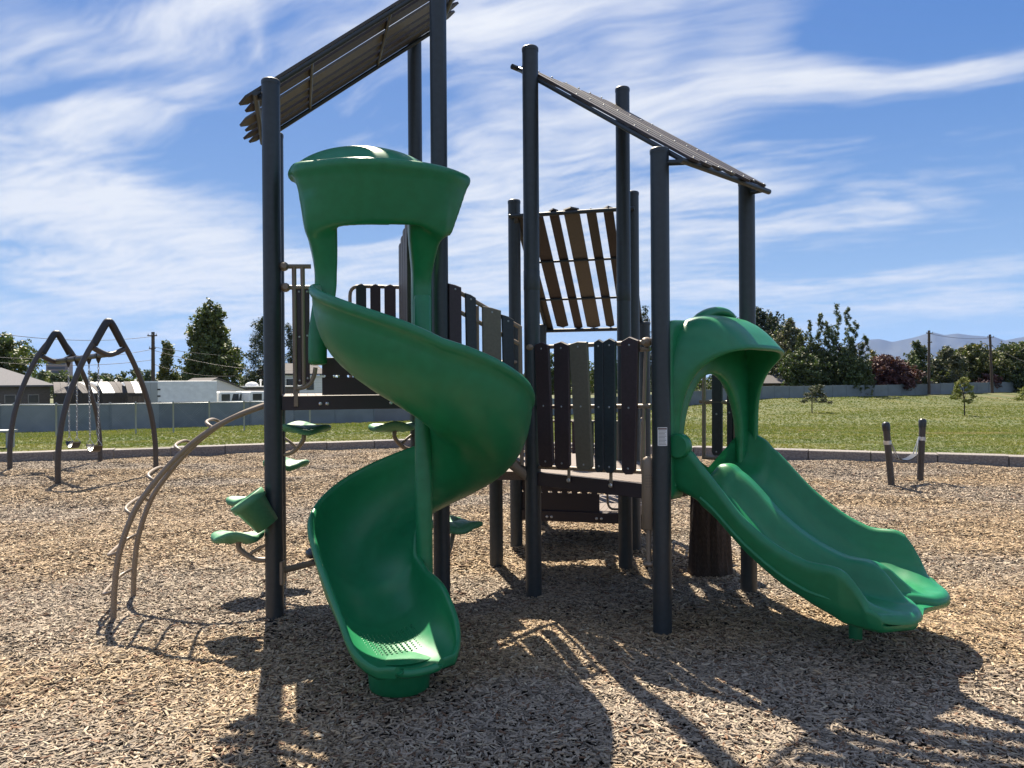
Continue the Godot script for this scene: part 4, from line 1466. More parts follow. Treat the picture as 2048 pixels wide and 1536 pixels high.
# ---------------------------------------------------------------- climbers fixed to the structure
func make_climbers() -> void:
	var G := hold("arch_climber", PS, "tan arched ladder with bowed rungs leading to the high deck")
	var prof := [[-1.13, -0.2], [-1.13, 0.0], [-1.12, 0.25], [-1.085, 0.50], [-0.99, 0.78], [-0.86, 0.98], [-0.70, 1.17], [-0.52, 1.33], [-0.30, 1.46], [-0.05, 1.555]]
	var rails := [0.40, 1.10]
	for t in rails:
		var pts := []
		for p in prof: pts.append(fa(p[0], t, p[1]))
		var s := begin()
		tube(s, smooth_line(pts, 6), 0.021, 12)
		put("rail", s, M.tan, G)
	for i in range(0, 6):
		var h: float = [0.22, 0.50, 0.76, 1.0, 1.21, 1.38][i]
		var sx := 0.0
		for k in prof.size() - 1:
			if h >= prof[k][1] and h <= prof[k + 1][1]:
				sx = lerpf(prof[k][0], prof[k + 1][0], (h - prof[k][1]) / (prof[k + 1][1] - prof[k][1]))
		var nx := -0.10 if h < 0.7 else -0.07
		var ny := -0.04 if h < 0.7 else 0.05
		var s := begin()
		tube(s, smooth_line([fa(sx, rails[0], h), fa(sx + nx * 0.85, rails[0] + 0.06, h + ny * 0.8), fa(sx + nx, 0.75, h + ny), fa(sx + nx * 0.85, rails[1] - 0.06, h + ny * 0.8), fa(sx, rails[1], h)], 6), 0.0125, 10)
		put("rung", s, M.tan, G)
	# leaves on the posts
	var p1 := fa(0, 0, 0)
	var p1b := fa(0, SIDE, 0)
	var p2 := fa(SIDE, 0, 0)
	var p2b := fa(SIDE, SIDE, 0)
	leaf_step("low green leaf step under the flower pot", at(479, 1066, 5.45), 2.9, 0.155, p1, 0.20)
	leaf_step("green leaf step behind the flower pot", at(506, 993, 6.35), 3.3, 0.15, p1b, 0.18)
	leaf_step("green leaf step under the high deck on the rear post", at(606, 850, 6.6), 0.2, 0.165, p1b, 0.26)
	leaf_step("lower green leaf step half hidden by the front post", at(566, 921, 6.9), 0.3, 0.16, p1b, 0.15)
	leaf_step("green leaf step beneath the deck behind the column", at(790, 848, 6.8), 3.0, 0.17, p2b, 0.24)
	leaf_step("green leaf step behind the foot of the spiral slide", at(905, 1043, 6.3), 0.1, 0.175, p2, 0.24)
	# flower pot
	G = hold("flower_pot", PS, "tilted green flower pot fixed to the front post")
	var c := at(514, 1024, 5.36)
	var s := begin()
	var tilt := Basis(Vector3.BACK, 0.62) * Basis(Vector3.RIGHT, 0.12)
	lathe(s, Transform3D(tilt, c), [Vector2(0.072, -0.125), Vector2(0.084, -0.122), Vector2(0.112, 0.062), Vector2(0.124, 0.066), Vector2(0.130, 0.12), Vector2(0.118, 0.126), Vector2(0.108, 0.10), Vector2(0.085, -0.08), Vector2(0.01, -0.085)], 14)
	put("pot", s, M.leaf_green, G)
	s = begin()
	tube(s, [c + tilt * Vector3(0.05, 0.02, -0.05), Vector3(p1.x, c.y, p1.z)], 0.025, 10)
	put("bracket", s, M.tan, G)
	# round black seat on a tan arm
	G = hold("spinner_seat", PS, "black round seat on a tan arm behind the spiral slide")
	c = at(648, 1104, 5.75)
	s = begin()
	lathe(s, Transform3D(Basis(), c), [Vector2(0.10, -0.03), Vector2(0.135, -0.022), Vector2(0.135, 0.012), Vector2(0.11, 0.032), Vector2(0.04, 0.038), Vector2(0.001, 0.038)], 28)
	put("seat", s, M.black_glossy, G)
	s = begin()
	var hp := Vector3(p1.x, c.y - 0.075, p1.z) + Vector3(0.05, 0, 0)
	tube(s, [hp, Vector3(c.x, c.y - 0.06, c.z), Vector3(c.x + 0.03, c.y - 0.05, c.z)], 0.024, 12)
	put("arm", s, M.tan, G)
	s = begin()
	box(s, Transform3D(Basis(), hp + Vector3(0.008, -0.01, 0.01)), Vector3(0.03, 0.17, 0.06), 0.008)
	put("clamp", s, M.tan, G)

# ---------------------------------------------------------------- swings and log
func make_swings() -> void:
	var near := Vector3(-7.5, 0, -14.3)
	var far := Vector3(-9.78, 0, -16.5)
	var half := Vector3(0.45, 0, -0.875)
	var W := thing("swing_set", (near + far) / 2, "dark brown swing frame of two bowed arches beside the kerb", "swing set")
	var k := 0
	for c in [near, far]:
		var apex: float = 2.90 if k == 0 else 2.84
		k += 1
		for sgn in [-1.0, 1.0]:
			var s := begin()
			var pts := []
			for p in [[1.0, -0.3], [1.0, 0.0], [0.99, 0.55], [0.90, 1.15], [0.70, 1.75], [0.40, 2.35], [0.03, apex - 0.03]]:
				pts.append(c + half * sgn * p[0] + Vector3(0, p[1], 0))
			tube(s, smooth_line(pts, 6), 0.049, 14)
			put("leg", s, M.swing_frame, W)
		var s2 := begin()
		tube(s2, smooth_line([c + half * -0.30 + Vector3(0, apex - 0.44, 0), c + half * -0.07 + Vector3(0, apex - 0.06, 0), c + Vector3(0, apex - 0.01, 0), c + half * 0.07 + Vector3(0, apex - 0.06, 0), c + half * 0.30 + Vector3(0, apex - 0.44, 0)], 5), 0.068, 14)
		put("cap", s2, M.black, W)
		s2 = begin()
		tube(s2, smooth_line([c + half * -0.33 + Vector3(0, apex - 0.50, 0), c + Vector3(0, apex - 0.62, 0), c + half * 0.33 + Vector3(0, apex - 0.50, 0)], 6), 0.05, 12)
		put("yoke", s2, M.swing_frame, W)
	var b0 := near + Vector3(0, 2.29, 0)
	var b1 := far + Vector3(0, 2.23, 0)
	var s := begin()
	tube(s, [b0, b1], 0.052, 14)
	put("beam", s, M.swing_frame, W)
	for f in [0.18, 0.35, 0.58, 0.75]:
		s = begin()
		var p := b0.lerp(b1, f)
		tube(s, [p + (b1 - b0).normalized() * -0.05, p + (b1 - b0).normalized() * 0.05], 0.062, 14)
		put("hanger", s, M.black, W)
		s = begin()
		lathe(s, Transform3D(Basis(), p + Vector3(0, -0.06, 0)), [Vector2(0.012, -0.09), Vector2(0.035, -0.03), Vector2(0.05, 0.02)], 10)
		put("hanger_hook", s, M.black, W)
	var side := (b1 - b0).normalized()
	var link := TorusMesh.new()
	link.inner_radius = 0.010
	link.outer_radius = 0.019
	link.rings = 10
	link.ring_segments = 5
	var i := 0
	for pr in [[0.18, 0.35, "belt swing hanging from the frame, beside the larger arch", -0.1], [0.58, 0.75, "belt swing hanging from the frame, beside the smaller arch", 0.12]]:
		var t0 := b0.lerp(b1, pr[0]) + Vector3(0, -0.14, 0)
		var t1 := b0.lerp(b1, pr[1]) + Vector3(0, -0.14, 0)
		var mid := (t0 + t1) / 2
		var sw := thing("belt_swing", Vector3(mid.x, 0.52, mid.z), pr[2], "swing", "belt swings on the arched frame")
		var e := side * 0.24
		var ends := [Vector3(mid.x, 0.66, mid.z) - e, Vector3(mid.x, 0.66, mid.z) + e]
		for q in 2:
			var a: Vector3 = [t0, t1][q]
			var b: Vector3 = ends[q]
			var chain := Node3D.new()
			chain.name = "chain"
			sw.add_child(chain, true)
			chain.position = -base_of[sw]
			base_of[chain] = Vector3.ZERO
			var n := int(a.distance_to(b) / 0.052)
			var mm := MultiMesh.new()
			mm.transform_format = MultiMesh.TRANSFORM_3D
			mm.mesh = link
			mm.instance_count = n
			var up := (a - b).normalized()
			var xx := up.cross(Vector3.FORWARD).normalized()
			var zz := xx.cross(up)
			for j in n:
				var bas := Basis(xx, up, zz)
				bas = bas * Basis(Vector3.UP, (j % 2) * PI / 2) * Basis.from_scale(Vector3(1, 1, 1)) * Basis(Vector3.RIGHT, PI / 2) * Basis.from_scale(Vector3(1.1, 1.6, 1.75))
				mm.set_instance_transform(j, Transform3D(bas, b + up * (j + 0.5) * 0.052))
			var o := MultiMeshInstance3D.new()
			o.multimesh = mm
			o.material_override = M.galv
			o.name = "links"
			o.set_meta("kind", "stuff")
			chain.add_child(o, true)
			var tri := begin()
			var across := side.cross(Vector3.UP) * 0.07
			tube(tri, [b, b + Vector3(0, -0.11, 0) + across, b + Vector3(0, -0.11, 0) - across, b], 0.006, 6)
			put("triangle", tri, M.steel, sw)
		var seat := begin()
		var rings := []
		for j in 13:
			var f := j / 12.0
			var x := lerpf(-1, 1, f)
			var p := Vector3(mid.x, 0.55 - 0.13 * (1.0 - x * x), mid.z) + side * 0.245 * x
			var ac := side.cross(Vector3.UP) * 0.075
			rings.append(PackedVector3Array([p - ac, p + ac, p + ac + Vector3(0, 0.016, 0), p - ac + Vector3(0, 0.016, 0)]))
		loft(seat, rings, true, true)
		put("seat", seat, M.black_glossy, sw)
		i += 1
	# low belt slung between two posts
	var pa := on_level(1783, 972, 0.0)
	var pb := on_level(1840, 965, 0.0)
	var ta := pa + Vector3(-0.085, 1.0, 0.0)
	var tb := pb + Vector3(0.05, 1.03, 0.0)
	var T := thing("balance_posts", (pa + pb) / 2, "pair of short leaning dark posts standing before the grass", "posts")
	for e in [[pa, ta], [pb, tb]]:
		var o := begin()
		tube(o, [e[0] - Vector3(0, 0.25, 0), e[0], e[1]], 0.052, 16)
		put("post", o, M.swing_frame, T)
		o = begin()
		var dir: Vector3 = (e[1] - e[0]).normalized()
		tube(o, [e[1] - dir * 0.11, e[1] - dir * 0.02, e[1] + dir * 0.015, e[1] + dir * 0.03], [0.059, 0.062, 0.055, 0.03], 16)
		put("cap", o, M.black_glossy, T)
		o = begin()
		tube(o, [e[1] - dir * 0.33, e[1] - dir * 0.27], 0.06, 16)
		put("band", o, M.steel, T)
	var sl := thing("slung_belt", (pa + pb) / 2 + Vector3(0, 0.36, 0), "narrow dark belt slung on short chains between two leaning posts", "belt seat")
	var ca := pa + (ta - pa) * 0.70 + Vector3(0.055, 0, 0)
	var cb := pb + (tb - pb) * 0.73 - Vector3(0.055, 0, 0)
	var sa := pa.lerp(pb, 0.22) + Vector3(0, 0.42, 0)
	var sb := pa.lerp(pb, 0.80) + Vector3(0, 0.46, 0)
	for e in [[ca, sa], [cb, sb]]:
		for off in [-0.05, 0.05]:
			var o := begin()
			tube(o, [e[0], e[1] + Vector3(0, 0, off)], 0.008, 8)
			put("chain", o, M.galv, sl)
	var bs := begin()
	var rg := []
	for j in 11:
		var f := j / 10.0
		var p := sa.lerp(sb, f) + Vector3(0, -0.05 * sin(f * PI), 0)
		rg.append(PackedVector3Array([p + Vector3(0, 0, -0.09), p + Vector3(0, 0, 0.09), p + Vector3(0, 0.02, 0.09), p + Vector3(0, 0.02, -0.09)]))
	loft(bs, rg, true, true)
	put("belt", bs, M.black_glossy, sl)

func make_log() -> void:
	var c := on_level(1427, 1155, 0.0) + Vector3(0, 0, -0.12)
	var L := thing("log_step", c, "upright rough barked log step under the double slide", "log")
	var s := begin()
	var rings := []
	for k in 15:
		var h := lerpf(-0.1, 0.74, k / 14.0)
		var ring := PackedVector3Array()
		for i in 72:
			var a := TAU * i / 72
			var r := 0.172 + 0.012 * sin(a * 3.0 + h * 1.3) + noise_b.get_noise_3d(cos(a) * 9.0, h * 3.0, sin(a) * 9.0) * 0.022 + noise_b.get_noise_3d(cos(a) * 40.0, h * 5.0, sin(a) * 40.0) * 0.024 + 0.012 * smoothstep(0.2, -0.1, h)
			ring.append(c + Vector3(cos(a) * r, h, sin(a) * r))
		rings.append(ring)
	loft(s, rings, false)
	put("bark", s, M.bark, L)
	s = begin()
	lathe(s, Transform3D(Basis(), c), [Vector2(0.16, 0.70), Vector2(0.155, 0.735), Vector2(0.001, 0.74)], 40)
	put("top", s, M.taupe, L)

# ---------------------------------------------------------------- what stands beyond the play area
func yard_y(x: float) -> float:                      # ground behind the wall
	return -0.95 if x < 5.0 else lerpf(-0.95, -0.4, clampf((x - 5.0) / 30.0, 0.0, 1.0))
var clumps := []
func make_clumps() -> void:
	var rng := RandomNumberGenerator.new()
	rng.seed = 8
	for k in 3:
		var s := begin()
		s.set_smooth_group(-1)
		for i in 16:
			var dir := Vector3(rng.randfn(), rng.randfn(), rng.randfn()).normalized()
			var c := dir * rng.randf_range(0.25, 1.0)
			var n := (dir + Vector3(rng.randfn(), rng.randfn() + 0.6, rng.randfn()) * 0.6).normalized()
			var t := n.cross(Vector3(rng.randfn(), rng.randfn(), rng.randfn())).normalized()
			var b := n.cross(t)
			var L := rng.randf_range(0.30, 0.48)
			var w := L * (0.62 if k < 2 else 0.28)
			for p in [c - t * L, c + b * w, c + t * L, c - t * L, c + t * L, c - b * w]: s.add_vertex(p)
		s.generate_normals()
		clumps.append(s.commit())
func leaf_material(r: float, g: float, b: float) -> StandardMaterial3D:
	var m := mat(1, 1, 1, 0.6)
	m.albedo_color = Color(r, g, b).linear_to_srgb()
	m.vertex_color_use_as_albedo = true
	m.backlight_enabled = true
	m.backlight = Color(0.6, 0.66, 0.36)
	return m
# crown: list of [dx, height, dz, rx, ry] blobs; clumps fill their shells
func tree(n: String, label: String, group: String, base: Vector3, trunk_h: float, trunk_r: float, blobs: Array, lm: Material, per: float, leaf: float, kind: int, seed_: int, tone := 1.0, parent_cat := "tree") -> void:
	var rng := RandomNumberGenerator.new()
	rng.seed = seed_
	var T := thing(n, base, label, parent_cat, group)
	var s := begin()
	tube(s, [base + Vector3(0, -0.4, 0), base + Vector3(0, trunk_h * 0.5, 0), base + Vector3(rng.randfn(0, 0.05) * trunk_h, trunk_h, rng.randfn(0, 0.05) * trunk_h)], [trunk_r * 1.2, trunk_r * 0.9, trunk_r * 0.4], 8)
	for b in blobs:
		if rng.randf() < 0.75 and b[1] < trunk_h * 1.25:
			var e := base + Vector3(b[0], b[1], b[2])
			var st := base + Vector3(0, minf(trunk_h * rng.randf_range(0.45, 0.95), b[1]), 0)
			tube(s, [st, st.lerp(e, 0.5) + Vector3(0, b[4] * 0.15, 0), e], [trunk_r * 0.4, trunk_r * 0.28, trunk_r * 0.1], 5)
	put("trunk", s, M.trunk, T)
	var buf := PackedFloat32Array()
	for b in blobs:
		var cnt := int(per * (b[3] * b[3] + 2.0 * b[3] * b[4]) / (leaf * leaf)) + 8
		for i in cnt:
			var d := Vector3(rng.randfn(), rng.randfn(), rng.randfn()).normalized()
			var rr := pow(rng.randf(), 0.45) * rng.randf_range(0.8, 1.12)
			var p := Vector3(b[0] + d.x * b[3] * rr, b[1] + d.y * b[4] * rr, b[2] + d.z * b[3] * rr)
			var sc := leaf * rng.randf_range(0.6, 1.3)
			var bs := Basis(Vector3(rng.randfn(), rng.randfn(), rng.randfn()).normalized(), rng.randf() * TAU) * Basis.from_scale(Vector3.ONE * sc)
			var v := rng.randf_range(0.6, 1.4) * tone
			var yel := rng.randf() * 0.5 + (0.9 if rng.randf() < 0.06 else 0.0)
			buf.append_array([bs.x.x, bs.y.x, bs.z.x, p.x, bs.x.y, bs.y.y, bs.z.y, p.y, bs.x.z, bs.y.z, bs.z.z, p.z, v * (1.0 + yel * 0.5), v * (1.0 + yel * 0.1), v, 1.0])
	var mm := MultiMesh.new()
	mm.transform_format = MultiMesh.TRANSFORM_3D
	mm.use_colors = true
	mm.mesh = clumps[kind]
	mm.instance_count = buf.size() / 16
	mm.buffer = buf
	var o := MultiMeshInstance3D.new()
	o.multimesh = mm
	o.material_override = lm
	o.name = "crown"
	o.set_meta("kind", "stuff")
	T.add_child(o)
func round_blobs(w: float, y0: float, y1: float, n: int, seed_: int, point := 0.0) -> Array:
	var rng := RandomNumberGenerator.new()
	rng.seed = seed_
	var out := []
	for i in n:
		var f := (i + rng.randf()) / n
		var h := lerpf(y0, y1, f)
		var prof := sin(PI * clampf(0.12 + 0.83 * f, 0.0, 1.0)) if point == 0.0 else lerpf(1.0, 0.14, pow(f, 1.0 + point)) * smoothstep(0.0, 0.12, f + 0.06)
		var r := w * 0.5 * prof
		var a := rng.randf() * TAU
		var q := r * rng.randf_range(0.30, 0.72)
		var br := maxf(r * rng.randf_range(0.36, 0.58), w * 0.10)
		out.append([cos(a) * q, h, sin(a) * q, br, br * rng.randf_range(0.8, 1.15) if point == 0.0 else br * rng.randf_range(1.0, 1.6)])
	return out
# tree from pixels: left, right, top and foot rows at a given depth
func px_tree(n: String, label: String, group: String, x0: float, x1: float, top: float, d: float, by: float, trunk_f: float, lm: Material, nb: int, leaf: float, seed_: int, point := 0.0, kind := 0, per := 0.8, tone := 1.0) -> void:
	var b := at((x0 + x1) / 2, 770, d)
	b.y = by
	var H := at((x0 + x1) / 2, top, d).y - by
	var w := (x1 - x0) / 1536.0 * d
	tree(n, label, group, b, H * maxf(trunk_f, 0.45) , maxf(w * 0.026, 0.035), round_blobs(w, H * trunk_f + w * 0.1, H - (w * 0.12 if point == 0.0 else 0.0), nb, seed_, point), lm, per, leaf, kind, seed_ + 1000, tone)

func px_spires(n: String, label: String, group: String, d: float, sp: Array, lm: Material, seed_: int, tone: float) -> void:
	var mx := 0.0
	for s in sp: mx += s[0] / sp.size()
	var b := at(mx, 770, d)
	b.y = -0.4
	var blobs := []
	var hmax := 0.0
	for i in sp.size():
		var s = sp[i]
		var H: float = at(s[0], s[1], d).y - b.y
		hmax = maxf(hmax, H)
		var dx: float = at(s[0], 770, d).x - b.x
		var w: float = s[2] / 1536.0 * d
		for q in round_blobs(w * 1.15, H * 0.10, H - w * 0.10, 34, seed_ * 10 + i, 0.8):
			blobs.append([q[0] + dx, q[1], q[2], q[3] * 0.8, q[4] * 1.0])
	tree(n, label, group, b, hmax * 0.5, 0.22, blobs, lm, 0.45, 0.19, 0, seed_ + 900, tone)

func make_backdrop() -> void:
	make_clumps()
	make_walls()
	make_yard()
	make_trees()
	make_poles()
	# mountains
	var rng := RandomNumberGenerator.new()
	rng.seed = 15
	var nz := FastNoiseLite.new()
	nz.seed = 4; nz.frequency = 0.0009; nz.fractal_octaves = 5
	var crest := [[1500, 740], [1600, 712], [1700, 690], [1740, 679], [1760, 678], [1785, 684], [1825, 676], [1855, 667], [1868, 665], [1890, 670], [1915, 667], [1945, 671], [1990, 674], [2010, 681], [2030, 677], [2060, 672], [2150, 668], [2250, 690], [2400, 740]]
	var D := 14000.0
	var xs := []
	for i in 141: xs.append(lerpf(1480, 2420, i / 140.0))
	var st := SurfaceTool.new()
	st.begin(Mesh.PRIMITIVE_TRIANGLES)
	st.set_smooth_group(0)
	var nr := 24
	for j in nr + 1:
		var f := float(j) / nr
		for u in xs:
			var dd := D - 2500.0 * (1.0 - f) if f <= 1.0 else D
			var p := at(u, 770, 1.0) - EYE
			var hgt := 0.0
			for k in crest.size() - 1:
				if u >= crest[k][0] and u <= crest[k + 1][0]:
					hgt = lerpf(crest[k][1], crest[k + 1][1], (u - crest[k][0]) / (crest[k + 1][0] - crest[k][0]))
			if hgt == 0.0: hgt = 760
			var top := at(u, hgt, D).y
			var y: float = lerpf(-40.0, top, pow(f, 1.15))
			y += nz.get_noise_2d(u * 14.0, f * 1500.0) * 200.0 * f * (1.0 - f) * 2.0
			st.add_vertex(Vector3(p.x * dd, y, p.z * dd))
	for j in nr:
		for i in xs.size() - 1:
			var a := j * xs.size() + i
			for k in [a, a + xs.size(), a + 1, a + 1, a + xs.size(), a + xs.size() + 1]: st.add_index(k)
	var mm := mat(0.05, 0.058, 0.055, 0.95)
	var mo := put("mountains", st, mm)
	mo.set_meta("kind", "structure")

func make_walls() -> void:
	var rng := RandomNumberGenerator.new()
	rng.seed = 61
	var mats := []
	for c in [[0.20, 0.235, 0.25], [0.17, 0.20, 0.215], [0.13, 0.155, 0.17], [0.23, 0.26, 0.275], [0.19, 0.205, 0.22]]:
		mats.append(grain(mat(c[0], c[1], c[2], 0.85), 0.01, Color(0.86, 0.86, 0.86), Color(1, 1, 1), 0.12, 0.2, 70 + mats.size()))
	var groups := [[0, 4, "grey panel wall with patched repainted panels behind the swing set", 1.62], [4, 9, "long grey concrete panel wall at the far side of the field", 1.42]]
	for g in groups:
		var i0: int = g[0]
		var mid := Vector3(WALL[i0][0], yard_y(WALL[i0][0]), -WALL[i0][1])
		var Wn := thing("panel_wall", mid, g[2], "wall")
		for i in range(i0, g[1]):
			var a := Vector2(WALL[i][0], WALL[i][1])
			var b := Vector2(WALL[i + 1][0], WALL[i + 1][1])
			var n := maxi(1, int(a.distance_to(b) / 2.45))
			for k in n:
				var p := a.lerp(b, float(k) / n)
				var q := a.lerp(b, float(k + 1) / n)
				var m2 := (p + q) / 2
				var dir := (q - p).normalized()
				var X := Vector3(dir.x, 0, -dir.y)
				var gy := grass_y(m2.x, m2.y - 0.3)
				var h: float = g[3] + rng.randf_range(-0.02, 0.02)
				var s := begin()
				box(s, Transform3D(Basis(X, Vector3.UP, X.cross(Vector3.UP)), Vector3(m2.x, gy + h / 2 - 0.15, -m2.y)), Vector3(p.distance_to(q) - 0.10, h + 0.3, 0.08), 0.01)
				var mi: int = 0 if i0 == 4 else [2, 2, 0, 1, 0, 3, 0, 0, 1, 2, 0, 4][rng.randi() % 12]
				if i0 == 4 and rng.randf() < 0.3: mi = [1, 4, 0][rng.randi() % 3]
				put("panel", s, mats[mi], Wn)
				s = begin()
				box(s, Transform3D(Basis(X, Vector3.UP, X.cross(Vector3.UP)), Vector3(p.x, gy + h / 2 - 0.13, -p.y)), Vector3(0.13, h + 0.36, 0.13), 0.012)
				put("wall_post", s, mats[1], Wn)
	# chain link fence in front of it, on the slope
	var fa_ := at(-60, 890, 26.0)
	var fb_ := at(620, 868, 31.0)
	var F := thing("chain_link_fence", Vector3(fa_.x, 0, fa_.z), "thin chain link fence on steel posts between the lawn and the grey wall", "fence")
	var n := 9
	for i in n + 1:
		var p := fa_.lerp(fb_, float(i) / n)
		var y := grass_y(p.x, -p.z)
		var s := begin()
		lathe(s, Transform3D(Basis(), Vector3(p.x, y, p.z)), [Vector2(0.03, -0.3), Vector2(0.03, 1.15), Vector2(0.036, 1.16), Vector2(0.02, 1.20)], 8)
		put("post", s, M.galv, F)
		if i < n:
			var q := fa_.lerp(fb_, float(i + 1) / n)
			var yq := grass_y(q.x, -q.z)
			s = begin()
			tube(s, [Vector3(p.x, y + 1.12, p.z), Vector3(q.x, yq + 1.12, q.z)], 0.021, 6)
			put("top_rail", s, M.galv, F)
			s = begin()
			s.set_smooth_group(-1)
			var L := p.distance_to(q)
			var cnt := int(L / 0.085)
			for k in cnt:
				for sg in [-1.0, 1.0]:
					var u0 := float(k) / cnt
					var u1: float = u0 + sg * 1.06 / L
					if u1 < 0.0 or u1 > 1.0: continue
					var A := Vector3(p.x, y + 0.04, p.z).lerp(Vector3(q.x, yq + 0.04, q.z), u0)
					var B := Vector3(p.x, y + 1.10, p.z).lerp(Vector3(q.x, yq + 1.10, q.z), u1)
					var wdt := (q - p).normalized() * 0.0022
					for v in [A - wdt, B - wdt, B + wdt, A - wdt, B + wdt, A + wdt]: s.add_vertex(v)
			put("wire_mesh", s, M.galv, F).set_meta("kind", "stuff")

func gable(parent: Node3D, m: Material, a: Vector3, b: Vector3, depth: Vector3, eave: float, ridge: float, over: float, hip := 0.0) -> void:
	# roof over the rectangle a, b, b + depth, a + depth
	var x := (b - a).normalized() * over
	var z := depth.normalized() * over
	var mid := depth / 2
	var e := [a - x - z, b + x - z, b + x + depth + z, a - x + depth + z]
	var r0 := a - x + mid + (b - a).normalized() * hip
	var r1 := b + x + mid - (b - a).normalized() * hip
	var th := Vector3(0, 0.12, 0)
	var E := []
	for p in e: E.append(Vector3(p.x, a.y + eave, p.z))
	var R0 := Vector3(r0.x, a.y + ridge, r0.z)
	var R1 := Vector3(r1.x, a.y + ridge, r1.z)
	for f in [[E[0], E[1], R1, R0], [E[3], E[2], R1, R0], [E[0], E[3], R0, R0], [E[1], E[2], R1, R1]]:
		var s := begin()
		var lo := PackedVector3Array([f[0], f[1], f[2], f[3] + Vector3(0.001, 0, 0.001)])
		var hi := PackedVector3Array()
		for p in lo: hi.append(p + th)
		loft(s, [lo, hi], true, true)
		put("roof_slope", s, m, parent)

